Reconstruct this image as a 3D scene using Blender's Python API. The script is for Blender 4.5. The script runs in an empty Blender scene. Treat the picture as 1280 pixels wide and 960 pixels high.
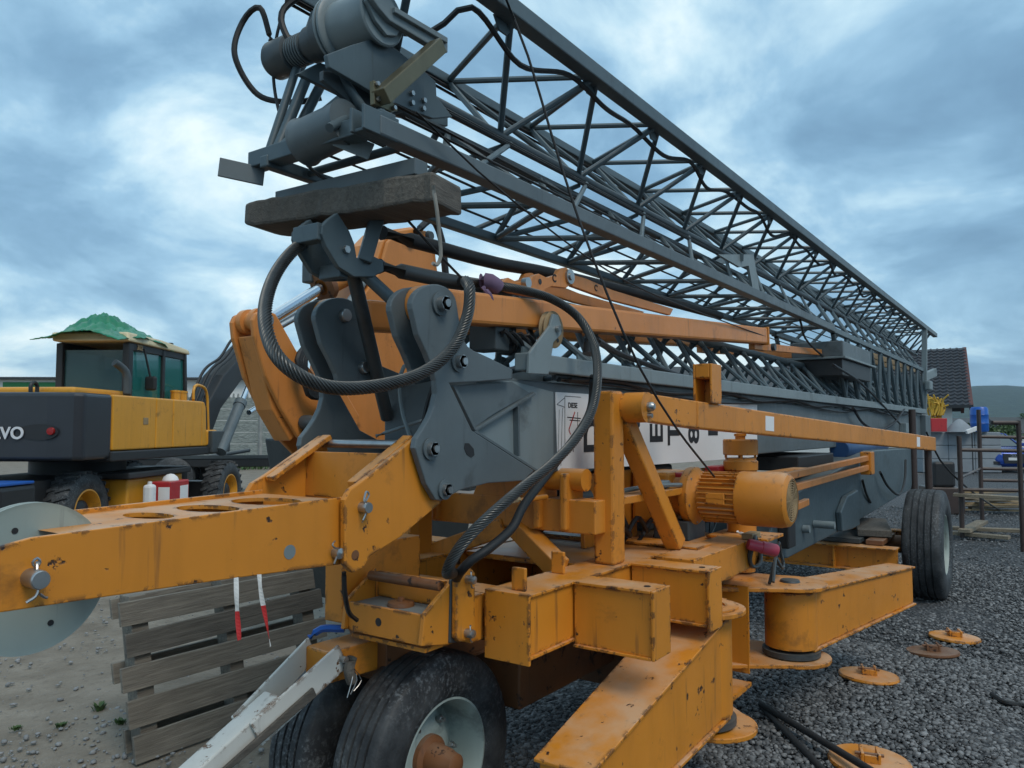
import bpy, bmesh, math, random
import numpy as np
from mathutils import Vector as V, Matrix, Quaternion
random.seed(7); RNG = np.random.default_rng(7)
S = bpy.context.scene; COL = S.collection
# ---------------------------------------------------------------- camera
FPX, HC = 962.0, 1.65
PIT = math.atan(55/FPX); YAW = math.atan(680/FPX*math.cos(PIT))
FW = V((math.cos(PIT)*math.cos(YAW), math.cos(PIT)*math.sin(YAW), math.sin(PIT)))
RT = V((math.sin(YAW), -math.cos(YAW), 0)); UP = RT.cross(FW)
cam = bpy.data.cameras.new('camera'); co = bpy.data.objects.new('camera', cam); COL.objects.link(co)
cam.sensor_width = 36; cam.lens = 36*FPX/1280; cam.clip_end = 9000; cam.clip_start = .05
m = Matrix((RT, UP, -FW)).transposed().to_4x4(); m.translation = V((0, 0, HC)); co.matrix_world = m
S.camera = co
# ---------------------------------------------------------------- world, sun, exposure
W = bpy.data.worlds.new('World'); S.world = W; W.use_nodes = True
SUN_EL, SUN_AZ = math.radians(52), math.radians(250)     # azimuth of the direction towards the sun, from +X ccw
def world():
    nt = W.node_tree; N = nt.nodes; L = nt.links; N.clear()
    out = N.new('ShaderNodeOutputWorld'); bg = N.new('ShaderNodeBackground'); bg.inputs[1].default_value = 1
    sky = N.new('ShaderNodeTexSky'); sky.sky_type = 'NISHITA'; sky.sun_disc = False
    sky.sun_elevation = SUN_EL; sky.sun_rotation = math.pi/2-SUN_AZ; sky.air_density = 1.3; sky.dust_density = 1.0; sky.ozone_density = 3
    tc = N.new('ShaderNodeTexCoord'); sep = N.new('ShaderNodeSeparateXYZ'); L.new(tc.outputs['Generated'], sep.inputs[0])
    z = N.new('ShaderNodeMath'); z.operation = 'MAXIMUM'; z.inputs[1].default_value = 0; L.new(sep.outputs[2], z.inputs[0])
    za = N.new('ShaderNodeMath'); za.operation = 'ADD'; za.inputs[1].default_value = .33; L.new(z.outputs[0], za.inputs[0])
    cx = N.new('ShaderNodeMath'); cx.operation = 'DIVIDE'; L.new(sep.outputs[0], cx.inputs[0]); L.new(za.outputs[0], cx.inputs[1])
    cy = N.new('ShaderNodeMath'); cy.operation = 'DIVIDE'; L.new(sep.outputs[1], cy.inputs[0]); L.new(za.outputs[0], cy.inputs[1])
    cmb = N.new('ShaderNodeCombineXYZ'); L.new(cx.outputs[0], cmb.inputs[0]); L.new(cy.outputs[0], cmb.inputs[1])
    def noise(sc, det, rough, off, dist=0):
        a = N.new('ShaderNodeVectorMath'); a.operation = 'ADD'; a.inputs[1].default_value = off; L.new(cmb.outputs[0], a.inputs[0])
        n = N.new('ShaderNodeTexNoise'); n.inputs['Scale'].default_value = sc; n.inputs['Detail'].default_value = det
        n.inputs['Roughness'].default_value = rough; n.inputs['Distortion'].default_value = dist; L.new(a.outputs[0], n.inputs['Vector']); return n
    def ramp(src, pts):
        r = N.new('ShaderNodeValToRGB'); e = r.color_ramp.elements
        while len(e) < len(pts): e.new(.5)
        for i, (p, c) in enumerate(pts): e[i].position = p; e[i].color = (*c, 1)
        L.new(src, r.inputs[0]); return r
    n1 = noise(2.6, 9, .57, (3.1, 1.7, 0), .35); n2 = noise(1.1, 5, .5, (9.2, 4.1, 2), .3)
    add = N.new('ShaderNodeMath'); add.operation = 'MULTIPLY_ADD'; add.inputs[1].default_value = .55; L.new(n2.outputs[0], add.inputs[0])
    sc_ = N.new('ShaderNodeMath'); sc_.operation = 'MULTIPLY'; sc_.inputs[1].default_value = .45; L.new(n1.outputs[0], sc_.inputs[0]); L.new(sc_.outputs[0], add.inputs[2])
    clouds = ramp(add.outputs[0], [(.405, (.86, 1.0, 1.02)), (.455, (.54, .76, .88)), (.50, (.33, .55, .73)), (.55, (.22, .40, .57)), (.61, (.165, .31, .46))])
    mix = N.new('ShaderNodeMix'); mix.data_type = 'RGBA'; mix.inputs[0].default_value = .86
    sk = N.new('ShaderNodeVectorMath'); sk.operation = 'SCALE'; sk.inputs['Scale'].default_value = .10; L.new(sky.outputs[0], sk.inputs[0])
    L.new(sk.outputs[0], mix.inputs[6]); L.new(clouds.outputs[0], mix.inputs[7])
    L.new(mix.outputs[2], bg.inputs[0]); L.new(bg.outputs[0], out.inputs[0])
world()
sl = bpy.data.lights.new('sun', 'SUN'); so = bpy.data.objects.new('sun', sl); COL.objects.link(so)
sl.energy = 1.3; sl.angle = math.radians(24); sl.color = (1, .90, .77)
so.rotation_euler = V((-math.cos(SUN_AZ)*math.cos(SUN_EL), -math.sin(SUN_AZ)*math.cos(SUN_EL), -math.sin(SUN_EL))).to_track_quat('-Z', 'Y').to_euler()
so.location = (0, 0, 30)
vs = S.view_settings; vs.view_transform = 'Standard'; vs.look = 'None'; vs.exposure = .25; vs.gamma = 1; vs.use_curve_mapping = False
# ---------------------------------------------------------------- helpers
def P(u, v, X=None, Y=None, Z=None):
    """where the sight line of photo pixel (u, v) meets one of the scene's own planes"""
    r = FW*FPX+RT*(u-640)+UP*(480-v)
    t = X/r.x if X is not None else Y/r.y if Y is not None else (Z-HC)/r.z
    return V((0, 0, HC))+r*t
def GD(depth, lat, z=0):
    f = V((math.cos(YAW), math.sin(YAW), 0)); return f*depth+RT*lat+V((0, 0, z))
ABS = {}
def root(name, label, cat, loc=(0, 0, 0), rz=0, group=None):
    o = bpy.data.objects.new(name, None); COL.objects.link(o); o.empty_display_size = .2
    o.location = loc; o.rotation_euler = (0, 0, rz); o['label'] = label; o['category'] = cat
    if group: o['group'] = group
    ABS[o.name] = V((0, 0, 0)) if rz or loc == 'local' else V(loc)
    return o
def local_root(name, label, cat, loc, rz=0, group=None):
    o = root(name, label, cat, loc, rz, group); ABS[o.name] = V((0, 0, 0)); return o
def part_empty(name, parent, c):
    o = bpy.data.objects.new(name, None); COL.objects.link(o); o.parent = parent; c = V(c)
    o.location = c-ABS[parent.name]; ABS[o.name] = c; o.empty_display_size = .1; return o
def tag(o, label=None, cat=None, group=None, kind=None):
    for k, v in (('label', label), ('category', cat), ('group', group), ('kind', kind)):
        if v: o[k] = v
    return o
def frame(d, hint=V((0, 0, 1))):
    d = d.normalized()
    if abs(d.dot(hint)) > .98: hint = V((1, 0, 0)) if abs(d.x) < .9 else V((0, 1, 0))
    s = d.cross(hint).normalized(); return d, s, s.cross(d).normalized()
class MB:
    def __init__(s): s.v = []; s.f = []; s.sm = []
    def add(s, vs, fs, smooth=False):
        n = len(s.v); s.v += [tuple(v) for v in vs]; s.f += [tuple(i+n for i in f) for f in fs]; s.sm += [smooth]*len(fs); return s
    def box(s, lo, hi):
        (a, b, c), (d, e, f) = lo, hi
        return s.add([(a,b,c),(d,b,c),(d,e,c),(a,e,c),(a,b,f),(d,b,f),(d,e,f),(a,e,f)], [(0,3,2,1),(4,5,6,7),(0,1,5,4),(1,2,6,5),(2,3,7,6),(3,0,4,7)])
    def beam(s, p, q, w, h, w2=None, h2=None, hint=V((0, 0, 1))):
        p, q = V(p), V(q); d, a, b = frame(q-p, V(hint)); w2 = w if w2 is None else w2; h2 = h if h2 is None else h2
        vs = []
        for c, ww, hh in ((p, w, h), (q, w2, h2)):
            for i, j in ((-1,-1),(1,-1),(1,1),(-1,1)): vs.append(c+a*i*ww/2+b*j*hh/2)
        return s.add(vs, [(3,2,1,0),(4,5,6,7),(0,1,5,4),(1,2,6,5),(2,3,7,6),(3,0,4,7)])
    def tube(s, p, q, r, r2=None, n=10, cap=True):
        p, q = V(p), V(q); d, a, b = frame(q-p); r2 = r if r2 is None else r2; vs = []
        for c, rr in ((p, r), (q, r2)):
            for i in range(n):
                t = 2*math.pi*i/n; vs.append(c+a*math.cos(t)*rr+b*math.sin(t)*rr)
        s.add(vs, [(i, (i+1) % n, n+(i+1) % n, n+i) for i in range(n)], True)
        if cap: s.add(vs, [tuple(range(n))[::-1], tuple(range(n, 2*n))])
        return s
    def lathe(s, c, axis, prof, n=32, smooth=True, closed=False):
        c = V(c); d, a, b = frame(V(axis)); vs = []; fs = []; k = len(prof)
        for i in range(n):
            t = 2*math.pi*i/n; e = a*math.cos(t)+b*math.sin(t)
            for r, h in prof: vs.append(c+e*r+d*h)
        kk = k if closed else k-1
        for i in range(n):
            j = (i+1) % n
            for q in range(kk):
                q2 = (q+1) % k; fs.append((i*k+q, j*k+q, j*k+q2, i*k+q2))
        return s.add(vs, fs, smooth)
    def prism(s, poly, ext):
        n = len(poly); e = V(ext); pl = [V(p) for p in poly]
        return s.add(pl+[p+e for p in pl], [tuple(range(n))[::-1], tuple(range(n, 2*n))]+[(i, (i+1) % n, n+(i+1) % n, n+i) for i in range(n)])
    def path(s, pts, r, n=8, step=None, lobes=0, pitch=.25, cap=True):
        pts = spline(pts, step or max(r*1.2, .012)); m_ = len(pts); vs = []; fs = []; d0 = None; L = 0; a = None
        for i, p in enumerate(pts):
            d = (pts[min(i+1, m_-1)]-pts[max(i-1, 0)]).normalized()
            if a is None: _, a, b = frame(d)
            else: a = (a-d*a.dot(d)).normalized(); b = d.cross(a)
            if i: L += (p-pts[i-1]).length
            for k in range(n):
                t = 2*math.pi*k/n; tt = t+2*math.pi*L/pitch if lobes else t
                rr = r*(1-.17*(1-abs(math.sin(lobes*t/2)))) if lobes else r
                vs.append(p+a*math.cos(tt)*rr+b*math.sin(tt)*rr)
        for i in range(m_-1):
            for k in range(n): fs.append((i*n+k, i*n+(k+1) % n, (i+1)*n+(k+1) % n, (i+1)*n+k))
        s.add(vs, fs, True)
        if cap: s.add(vs[:n], [tuple(range(n))[::-1]]); s.add(vs[-n:], [tuple(range(n))])
        return s
    def build(s, name, mat, parent=None, bevel=0, seg=2, local=False):
        vs = np.array([tuple(v) for v in s.v], dtype=float); c = (vs.min(0)+vs.max(0))/2
        if parent is None: c[2] = vs[:, 2].min()
        me = bpy.data.meshes.new(name); me.from_pydata((vs-c).tolist(), [], s.f); me.polygons.foreach_set('use_smooth', s.sm)
        me.validate(); me.update()
        if any(s.sm): me.set_sharp_from_angle(angle=math.radians(38))
        me.materials.append(M[mat] if isinstance(mat, str) else mat)
        o = bpy.data.objects.new(name, me); COL.objects.link(o); c = V(c)
        if parent: o.parent = parent; o.location = c-ABS[parent.name]
        else: o.location = c
        ABS[o.name] = c
        if bevel:
            b = o.modifiers.new('bevel', 'BEVEL'); b.width = bevel; b.segments = seg; b.limit_method = 'ANGLE'; b.angle_limit = math.radians(40)
            b.harden_normals = False
        return o
def spline(pts, step):
    pts = [V(p) for p in pts]
    if len(pts) == 2:
        n = max(1, int((pts[1]-pts[0]).length/max(step, .3))); return [pts[0].lerp(pts[1], i/n) for i in range(n+1)]
    q = [pts[0]*2-pts[1]]+pts+[pts[-1]*2-pts[-2]]; out = []
    for i in range(1, len(q)-2):
        a, b, c, d = q[i-1:i+3]; n = max(2, int((c-b).length/step))
        for k in range(n):
            t = k/n; out.append(.5*((2*b)+(c-a)*t+(2*a-5*b+4*c-d)*t*t+(3*b-a-3*c+d)*t**3))
    return out+[pts[-1]]
def one(fn, name, mat, parent=None, bevel=0, **k):
    """fn fills a fresh MB, which becomes one object"""
    b = MB(); fn(b); return b.build(name, mat, parent, bevel, **k)
def box(name, lo, hi, mat, parent=None, bevel=0): return MB().box(lo, hi).build(name, mat, parent, bevel)
def beam(name, p, q, w, h, mat, parent=None, bevel=0, **k): return MB().beam(p, q, w, h, **k).build(name, mat, parent, bevel)
def tube(name, p, q, r, mat, parent=None, n=10, **k): return MB().tube(p, q, r, n=n, **k).build(name, mat, parent)
def cable(name, pts, r, mat, parent=None, n=8, **k): return MB().path(pts, r, n, **k).build(name, mat, parent)
def plate(name, px, Y, th, mat, parent=None, bevel=.004):
    """a flat plate lying in a plane of constant Y, th thick towards the far side"""
    return MB().prism([P(u, v, Y=Y) for u, v in px], (0, th, 0)).build(name, mat, parent, bevel)
def copy_obj(o, parent, dloc=V((0, 0, 0))):
    c = o.copy(); COL.objects.link(c); c.parent = parent; c.location = o.location+dloc; ABS[c.name] = ABS[o.name]+dloc; return c
def text(name, body, size, mat, parent, mtx, ext=.002, align='CENTER'):
    cu = bpy.data.curves.new(name, 'FONT'); cu.body = body; cu.size = size; cu.extrude = ext; cu.align_x = align; cu.align_y = 'CENTER'; cu.offset = size*.022
    t = bpy.data.objects.new(name, cu); COL.objects.link(t); dg = bpy.context.evaluated_depsgraph_get()
    me = bpy.data.meshes.new_from_object(t.evaluated_get(dg)); bpy.data.objects.remove(t)
    b = MB(); b.add([mtx @ v.co for v in me.vertices], [tuple(p.vertices) for p in me.polygons]); return b.build(name, mat, parent)
def basis(o, x, y):
    x, y = V(x).normalized(), V(y).normalized(); z = x.cross(y); mm = Matrix((x, y, z)).transposed().to_4x4(); mm.translation = V(o); return mm
# ---------------------------------------------------------------- materials
M = {}
class Mat:
    def __init__(s, name):
        s.m = bpy.data.materials.new(name); s.m.use_nodes = True; s.nt = s.m.node_tree; s.N = s.nt.nodes; s.L = s.nt.links
        s.b = s.N['Principled BSDF']; s.pos = s.N.new('ShaderNodeNewGeometry'); M[name] = s.m
        tc = s.N.new('ShaderNodeTexCoord'); s.obj = tc.outputs['Object']; s.P = s.pos.outputs['Position']
    def noise(s, sc, det=4, rough=.55, vec=None, dist=0):
        n = s.N.new('ShaderNodeTexNoise'); n.inputs['Scale'].default_value = sc; n.inputs['Detail'].default_value = det; n.inputs['Roughness'].default_value = rough
        n.inputs['Distortion'].default_value = dist; s.L.new(vec or s.P, n.inputs['Vector']); return n.outputs[0]
    def voro(s, sc, feat='F1', vec=None, out='Distance'):
        n = s.N.new('ShaderNodeTexVoronoi'); n.feature = feat; n.inputs['Scale'].default_value = sc; s.L.new(vec or s.P, n.inputs['Vector']); return n.outputs[out]
    def mapv(s, vec, scale=(1,1,1), rot=(0,0,0)):
        n = s.N.new('ShaderNodeMapping'); n.inputs['Scale'].default_value = scale; n.inputs['Rotation'].default_value = rot; s.L.new(vec, n.inputs['Vector']); return n.outputs[0]
    def ramp(s, src, a, b, inv=False):
        n = s.N.new('ShaderNodeMapRange'); n.inputs[1].default_value = a; n.inputs[2].default_value = b
        n.inputs[3].default_value = 1 if inv else 0; n.inputs[4].default_value = 0 if inv else 1; s.L.new(src, n.inputs[0]); return n.outputs[0]
    def math(s, op, a, b=None):
        n = s.N.new('ShaderNodeMath'); n.operation = op
        for i, x in enumerate((a, b)):
            if x is None: continue
            if isinstance(x, (int, float)): n.inputs[i].default_value = x
            else: s.L.new(x, n.inputs[i])
        return n.outputs[0]
    def mix(s, f, a, b):
        n = s.N.new('ShaderNodeMix'); n.data_type = 'RGBA'
        for i, x in ((0, f), (6, a), (7, b)):
            if isinstance(x, (int, float)): n.inputs[i].default_value = x
            elif isinstance(x, tuple): n.inputs[i].default_value = (*x, 1)
            else: s.L.new(x, n.inputs[i])
        return n.outputs[2]
    def set(s, color=None, rough=None, metal=None, spec=None):
        for k, x in (('Base Color', color), ('Roughness', rough), ('Metallic', metal), ('Specular IOR Level', spec)):
            if x is None: continue
            if isinstance(x, tuple): s.b.inputs[k].default_value = (*x, 1)
            elif isinstance(x, (int, float)): s.b.inputs[k].default_value = x
            else: s.L.new(x, s.b.inputs[k])
        return s
    def bump(s, h, dist=.01, strength=1):
        n = s.N.new('ShaderNodeBump'); n.inputs['Strength'].default_value = strength; n.inputs['Distance'].default_value = dist
        s.L.new(h, n.inputs['Height']); s.L.new(n.outputs[0], s.b.inputs['Normal']); return s
    def edge(s, r=.01):
        b = s.N.new('ShaderNodeBevel'); b.samples = 4; b.inputs[0].default_value = r
        d = s.N.new('ShaderNodeVectorMath'); d.operation = 'DOT_PRODUCT'; s.L.new(b.outputs[0], d.inputs[0]); s.L.new(s.pos.outputs['Normal'], d.inputs[1])
        return s.ramp(d.outputs['Value'], .86, .999, True)
def paint(name, col, dark=.72, chip=(.035, .018, .012), rough=.42, edge=.6, spots=.70, er=.022, dust_sheen=(.35, .30, .24), dust_sheen_amt=.35):
    m = Mat(name)
    big = m.ramp(m.noise(2.2, 5), .35, .7); streak = m.ramp(m.noise(9, 4, .6, m.mapv(m.P, (1, 1, .12))), .5, .75)
    c = m.mix(m.math('MULTIPLY', big, .55), col, tuple(x*dark for x in col))
    c = m.mix(m.math('MULTIPLY', streak, .28), c, tuple(x*.55 for x in col))
    c = m.mix(m.math('MULTIPLY', m.ramp(m.noise(1.1, 5, .6, dist=.5), .52, .68), .30), c, tuple(min(1, x*1.12+.035) for x in col))
    c = m.mix(m.math('MULTIPLY', m.ramp(m.noise(3.3, 7, .68, dist=.3), .585, .70), .62), c, tuple(.25*x+.012 for x in col))
    c = m.mix(m.math('MULTIPLY', m.ramp(m.noise(24, 4, .6, m.mapv(m.P, (1, 1, .07))), .62, .74), .55), c, tuple(.22*x+.02 for x in col))
    fine = m.noise(38, 5, .65); n2 = m.noise(14, 4, .6)
    nz = m.N.new('ShaderNodeSeparateXYZ'); m.L.new(m.pos.outputs['Normal'], nz.inputs[0])
    c = m.mix(m.math('MULTIPLY', m.math('MULTIPLY', m.ramp(nz.outputs[2], .6, .95), m.ramp(m.noise(5, 5), .35, .65)), dust_sheen_amt), c, dust_sheen)  # upward faces paler: settled dust plus sky sheen mixed into the colour
    sp = m.math('MULTIPLY', m.ramp(n2, spots, spots+.015), m.ramp(fine, .45, .55))
    if edge:
        e = m.math('MULTIPLY', m.edge(er), m.ramp(m.math('ADD', m.math('MULTIPLY', n2, .6), m.math('MULTIPLY', fine, .4)), .56-edge*.06, .62-edge*.06))
        sp = m.math('MAXIMUM', sp, m.ramp(e, .12, .25))
    m.set(m.mix(sp, c, chip), m.math('ADD', m.math('MULTIPLY', m.noise(20, 3), .22), rough-.08)).bump(m.math('SUBTRACT', m.math('MULTIPLY', m.noise(60, 3), .12), m.math('MULTIPLY', sp, .5)), .003, .6)
    return m
paint('orange', (.63, .232, .020), edge=1.0, spots=.648, dust_sheen=(.56, .43, .31), dust_sheen_amt=.6)  # orange paints: pale tops imitate sky sheen as well as dust
paint('orange_clean', (.61, .228, .024), edge=.45, spots=.69, rough=.4, dust_sheen=(.56, .43, .31), dust_sheen_amt=.6)
paint('orange_arm', (.60, .225, .05), edge=.0, spots=.70, dust_sheen=(.56, .43, .31), dust_sheen_amt=.6)
paint('grey', (.105, .133, .147), dark=.5, chip=(.05, .035, .028), edge=.0, spots=.75, dust_sheen=(.2, .2, .19), dust_sheen_amt=.3, rough=.45)
paint('grey_light', (.19, .235, .25), dark=.7, chip=(.06, .045, .035), edge=.0, spots=.72, dust_sheen=(.25, .25, .24), dust_sheen_amt=.3)
paint('grey_dark', (.05, .062, .068), dark=.7, chip=(.03, .02, .015), edge=.0, spots=.74, dust_sheen_amt=.2)
paint('steel_blue', (.072, .105, .122), dark=.6, chip=(.05, .04, .03), edge=.0, spots=.74, dust_sheen_amt=.2)
paint('white_paint', (.62, .62, .58), dark=.8, chip=(.14, .07, .03), edge=1.1, spots=.60, dust_sheen_amt=.15)
paint('yellow', (.66, .30, .022), dark=.88, edge=0, spots=.80, rough=.35, dust_sheen_amt=.15)
paint('cream', (.62, .52, .32), dark=.85, edge=0, spots=.8)
paint('red', (.42, .02, .025), dark=.75, edge=0, spots=.76)
paint('blue_tarp', (.012, .055, .16), dark=.6, edge=0, spots=.9)
paint('disc_grey', (.33, .40, .38), dark=.75, chip=(.12, .1, .08), edge=0, spots=.78, rough=.5)
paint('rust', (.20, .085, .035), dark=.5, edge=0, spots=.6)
paint('rusty_tube', (.055, .035, .03), dark=.6, edge=0, spots=.6)
def simple(name, col, rough=.5, metal=0, var=.25, sc=8, bump=0, spec=None):
    m = Mat(name); c = m.mix(m.math('MULTIPLY', m.ramp(m.noise(sc, 5), .3, .7), var), col, tuple(x*.45 for x in col))
    m.set(c, rough, metal, spec)
    if bump: m.bump(m.noise(sc*6, 4), bump, .6)
    return m
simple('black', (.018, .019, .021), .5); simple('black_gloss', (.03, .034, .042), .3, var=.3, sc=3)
simple('hose', (.014, .014, .015), .55); simple('rope', (.10, .105, .105), .42, .75, .5, 25)
simple('steel', (.45, .46, .46), .32, .9, .4, 20); simple('chrome', (.75, .77, .8), .12, 1, .1)
simple('bronze', (.16, .14, .085), .4, .6, .4, 12)
simple('white', (.75, .76, .77), .6, var=.15, sc=2); simple('wall_white', (.70, .70, .68), .8, var=.2, sc=1, bump=.004)
simple('ink', (.01, .01, .012), .6); simple('red_ink', (.4, .03, .03), .6); simple('plug', (.42, .05, .09), .4)
simple('purple', (.14, .09, .16), .8, sc=30); simple('rubber_dark', (.02, .021, .023), .7)
simple('concrete_wall', (.30, .31, .30), .85, var=.6, sc=3, bump=.01); simple('block', (.24, .27, .30), .85, var=.5, sc=1.2, bump=.01)
simple('tile', (.030, .033, .042), .55, var=.4, sc=2); simple('green_panel', (.02, .22, .06), .5, var=.2); simple('dark_roof', (.05, .055, .06), .7)
simple('green_tarp', (.01, .20, .10), .35, var=.5, sc=5); simple('car_blue', (.012, .05, .27), .18, .3, .1); simple('plastic_blue', (.01, .10, .42), .35)
simple('car_glass', (.06, .08, .09), .05, var=.1); simple('barge', (.09, .025, .022), .6); simple('tail_red', (.3, .01, .01), .25); simple('plate_white', (.7, .7, .7), .4); simple('brown_wood', (.22, .12, .06), .8)
simple('cloth', (.30, .29, .26), .9, sc=30); simple('leaf', (.05, .10, .025), .6, var=.6, sc=4); simple('yellow_strap', (.55, .33, .03), .6); simple('tan', (.36, .25, .13), .7, sc=14, var=.5)
g = Mat('glass'); g.set((.03, .075, .08), .05, 0); g.b.inputs['IOR'].default_value = 1.5; g.b.inputs['Transmission Weight'].default_value = .0; g.b.inputs['Alpha'].default_value = .72
g = Mat('glass_teal'); g.set((.02, .16, .15), .06); g.b.inputs['Alpha'].default_value = .75
def wood(name, a, b, sc=(1.2, 22, 22)):
    m = Mat(name); v = m.mapv(m.obj, sc); n = m.noise(3.2, 6, .65, v, .6); st = m.ramp(m.noise(1.6, 3, .5, m.P), .45, .7)
    c = m.mix(m.ramp(n, .3, .7), a, b); c = m.mix(m.math('MULTIPLY', st, .65), c, tuple(x*.28 for x in a))
    m.set(c, .8).bump(n, .006, .8)
wood('wood_old', (.165, .150, .128), (.07, .062, .053)); wood('wood_dark', (.075, .062, .052), (.035, .03, .027)); wood('pallet_wood', (.25, .225, .185), (.12, .105, .088))
wood('plank', (.30, .25, .18), (.16, .13, .09))
def rubber():
    m = Mat('tyre'); n = m.noise(7, 5, .6); f = m.noise(55, 3, .7)
    c = m.mix(m.ramp(n, .42, .68), (.017, .019, .022), (.055, .060, .064)); c = m.mix(m.math('MULTIPLY', m.ramp(f, .50, .68), m.ramp(m.noise(4, 3), .4, .65)), c, (.15, .165, .175))
    m.set(c, .62).bump(f, .004, .7)
rubber()
def tapemat():
    m = Mat('barrier_tape'); sx = m.N.new('ShaderNodeSeparateXYZ'); m.L.new(m.P, sx.inputs[0])
    w = m.math('FRACT', m.math('MULTIPLY', sx.outputs[2], 5.2)); m.set(m.mix(m.math('GREATER_THAN', w, .5), (.68, .68, .66), (.50, .03, .03)), .5)
tapemat()
def ground_mat():
    m = Mat('ground'); sx = m.N.new('ShaderNodeSeparateXYZ'); m.L.new(m.P, sx.inputs[0])
    wob = m.math('MULTIPLY', m.math('SUBTRACT', m.noise(.7, 4), .5), 2.2)
    dirt = m.ramp(m.math('ADD', sx.outputs[1], m.math('ADD', wob, m.math('MULTIPLY', sx.outputs[0], -.06))), 2.1, 3.0)
    vc = m.voro(34, out='Color'); sv = m.N.new('ShaderNodeSeparateColor'); m.L.new(vc, sv.inputs[0]); vd = m.voro(34); vd2 = m.voro(75)
    st = m.mix(sv.outputs[0], (.048, .051, .056), (.205, .213, .222)); st = m.mix(m.ramp(vd, .25, .6), st, (.018, .021, .026))
    st = m.mix(m.math('MULTIPLY', m.ramp(m.noise(1.3, 5), .4, .7), .6), st, (.05, .055, .06))
    sand = m.mix(m.ramp(m.noise(2.5, 7, .62), .3, .7), (.135, .112, .085), (.235, .205, .165)); sand = m.mix(m.math('MULTIPLY', m.ramp(m.noise(16, 4, .7), .55, .7), .5), sand, (.085, .07, .055))
    pk = m.math('MULTIPLY', m.ramp(vd2, .05, .3, True), m.ramp(m.noise(5, 3), .5, .62)); sand = m.mix(m.math('MULTIPLY', pk, .6), sand, (.33, .33, .32))
    m.set(m.mix(dirt, st, sand), .82)
    h = m.math('ADD', m.math('MULTIPLY', m.math('SUBTRACT', 1, vd), m.math('SUBTRACT', 1.0, m.math('MULTIPLY', dirt, .8))), m.math('MULTIPLY', m.noise(16, 5), .6)); m.bump(h, .018, .9)
ground_mat()
def stone_mat():
    m = Mat('stone'); oi = m.N.new('ShaderNodeAttribute'); oi.attribute_name = 'tone'
    c = m.mix(oi.outputs['Fac'], (.052, .055, .059), (.25, .258, .265)); c = m.mix(m.math('MULTIPLY', m.ramp(m.noise(30, 4), .4, .7), .4), c, (.06, .065, .07)); m.set(c, .75).bump(m.noise(70, 3), .004, .6)
stone_mat()
def hill_mat():
    m = Mat('forest'); n = m.noise(.05, 6, .7); m.set(m.mix(m.ramp(n, .35, .65), (.010, .022, .014), (.030, .052, .028)), .95).bump(n, 3, 1)
hill_mat()
def fence_mat():
    m = Mat('fence_panel'); v = m.mapv(m.P, (1, 1, 3)); n = m.noise(5, 6, .65, v, .8); m.set(m.mix(m.ramp(n, .3, .7), (.13, .15, .145), (.30, .33, .31)), .9).bump(n, .05, .9)
fence_mat()
# ---------------------------------------------------------------- the folded crane
YN, YF, YC = 1.80, 2.36, 2.08
crane = root('folded_tower_crane', 'folded self-erecting crane with grey lattice jib and orange undercarriage standing on gravel', 'crane', (4.4, YC, 0))
def truss(name, near, far, apex, x0, x1, pitch, ph, wn, wa, rs, mat, apexmat=None, round_apex=True, ax0=0):
    e = part_empty(name, crane, ((x0+x1)/2, YC, apex[1]))
    for (y, z), wn in ((near, wn), (far, wn*.68)): beam('chord', (x0, y, z), (x1, y, z), wn, wn, 'grey' if name == 'lower_jib' and y < YC else mat, e, .006)
    if round_apex: tube('chord', (x0+ax0, apex[0], apex[1]), (x1, apex[0], apex[1]), wa/2, apexmat or mat, e, n=14)
    else: beam('chord', (x0, apex[0], apex[1]), (x1, apex[0], apex[1]), wa, wa, apexmat or mat, e, .006)
    k = 0; x = x0+ph; st = []
    n = lambda x: V((x, near[0], near[1])); f = lambda x: V((x, far[0], far[1])); a = lambda x: V((x, apex[0], apex[1]))
    while x < x1-.02:
        xm, xn = x+pitch*.5, x+pitch
        st += [(n(x), a(min(xm, x1))), (n(x), f(min(xm, x1)))]
        if xm < x1: st += [(f(xm), a(xm-.06))]
        if xn < x1: st += [(a(xm), n(xn)), (f(xm), n(xn)), (f(xm), a(xn+pitch*.45 if xn+pitch*.45 < x1 else x1))]
        x = xn
    for p, q in st:
        d = (q-p).normalized(); tube('strut', p+d*.02, q-d*.02, rs, mat, e, n=8, cap=False)
    return e
uj = truss('upper_jib', (1.76, 3.35), (2.40, 3.36), (YC, 3.01), 1.72, 16.0, .72, .77, .072, .054, .0150, 'steel_blue', 'grey_dark', ax0=.40)
lj = truss('lower_jib', (1.79, 2.635), (2.36, 2.635), (YC, 2.90), 1.75, 8.05, .72, .36, .066, .045, .0150, 'steel_blue', 'grey_dark', ax0=.25)
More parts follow.
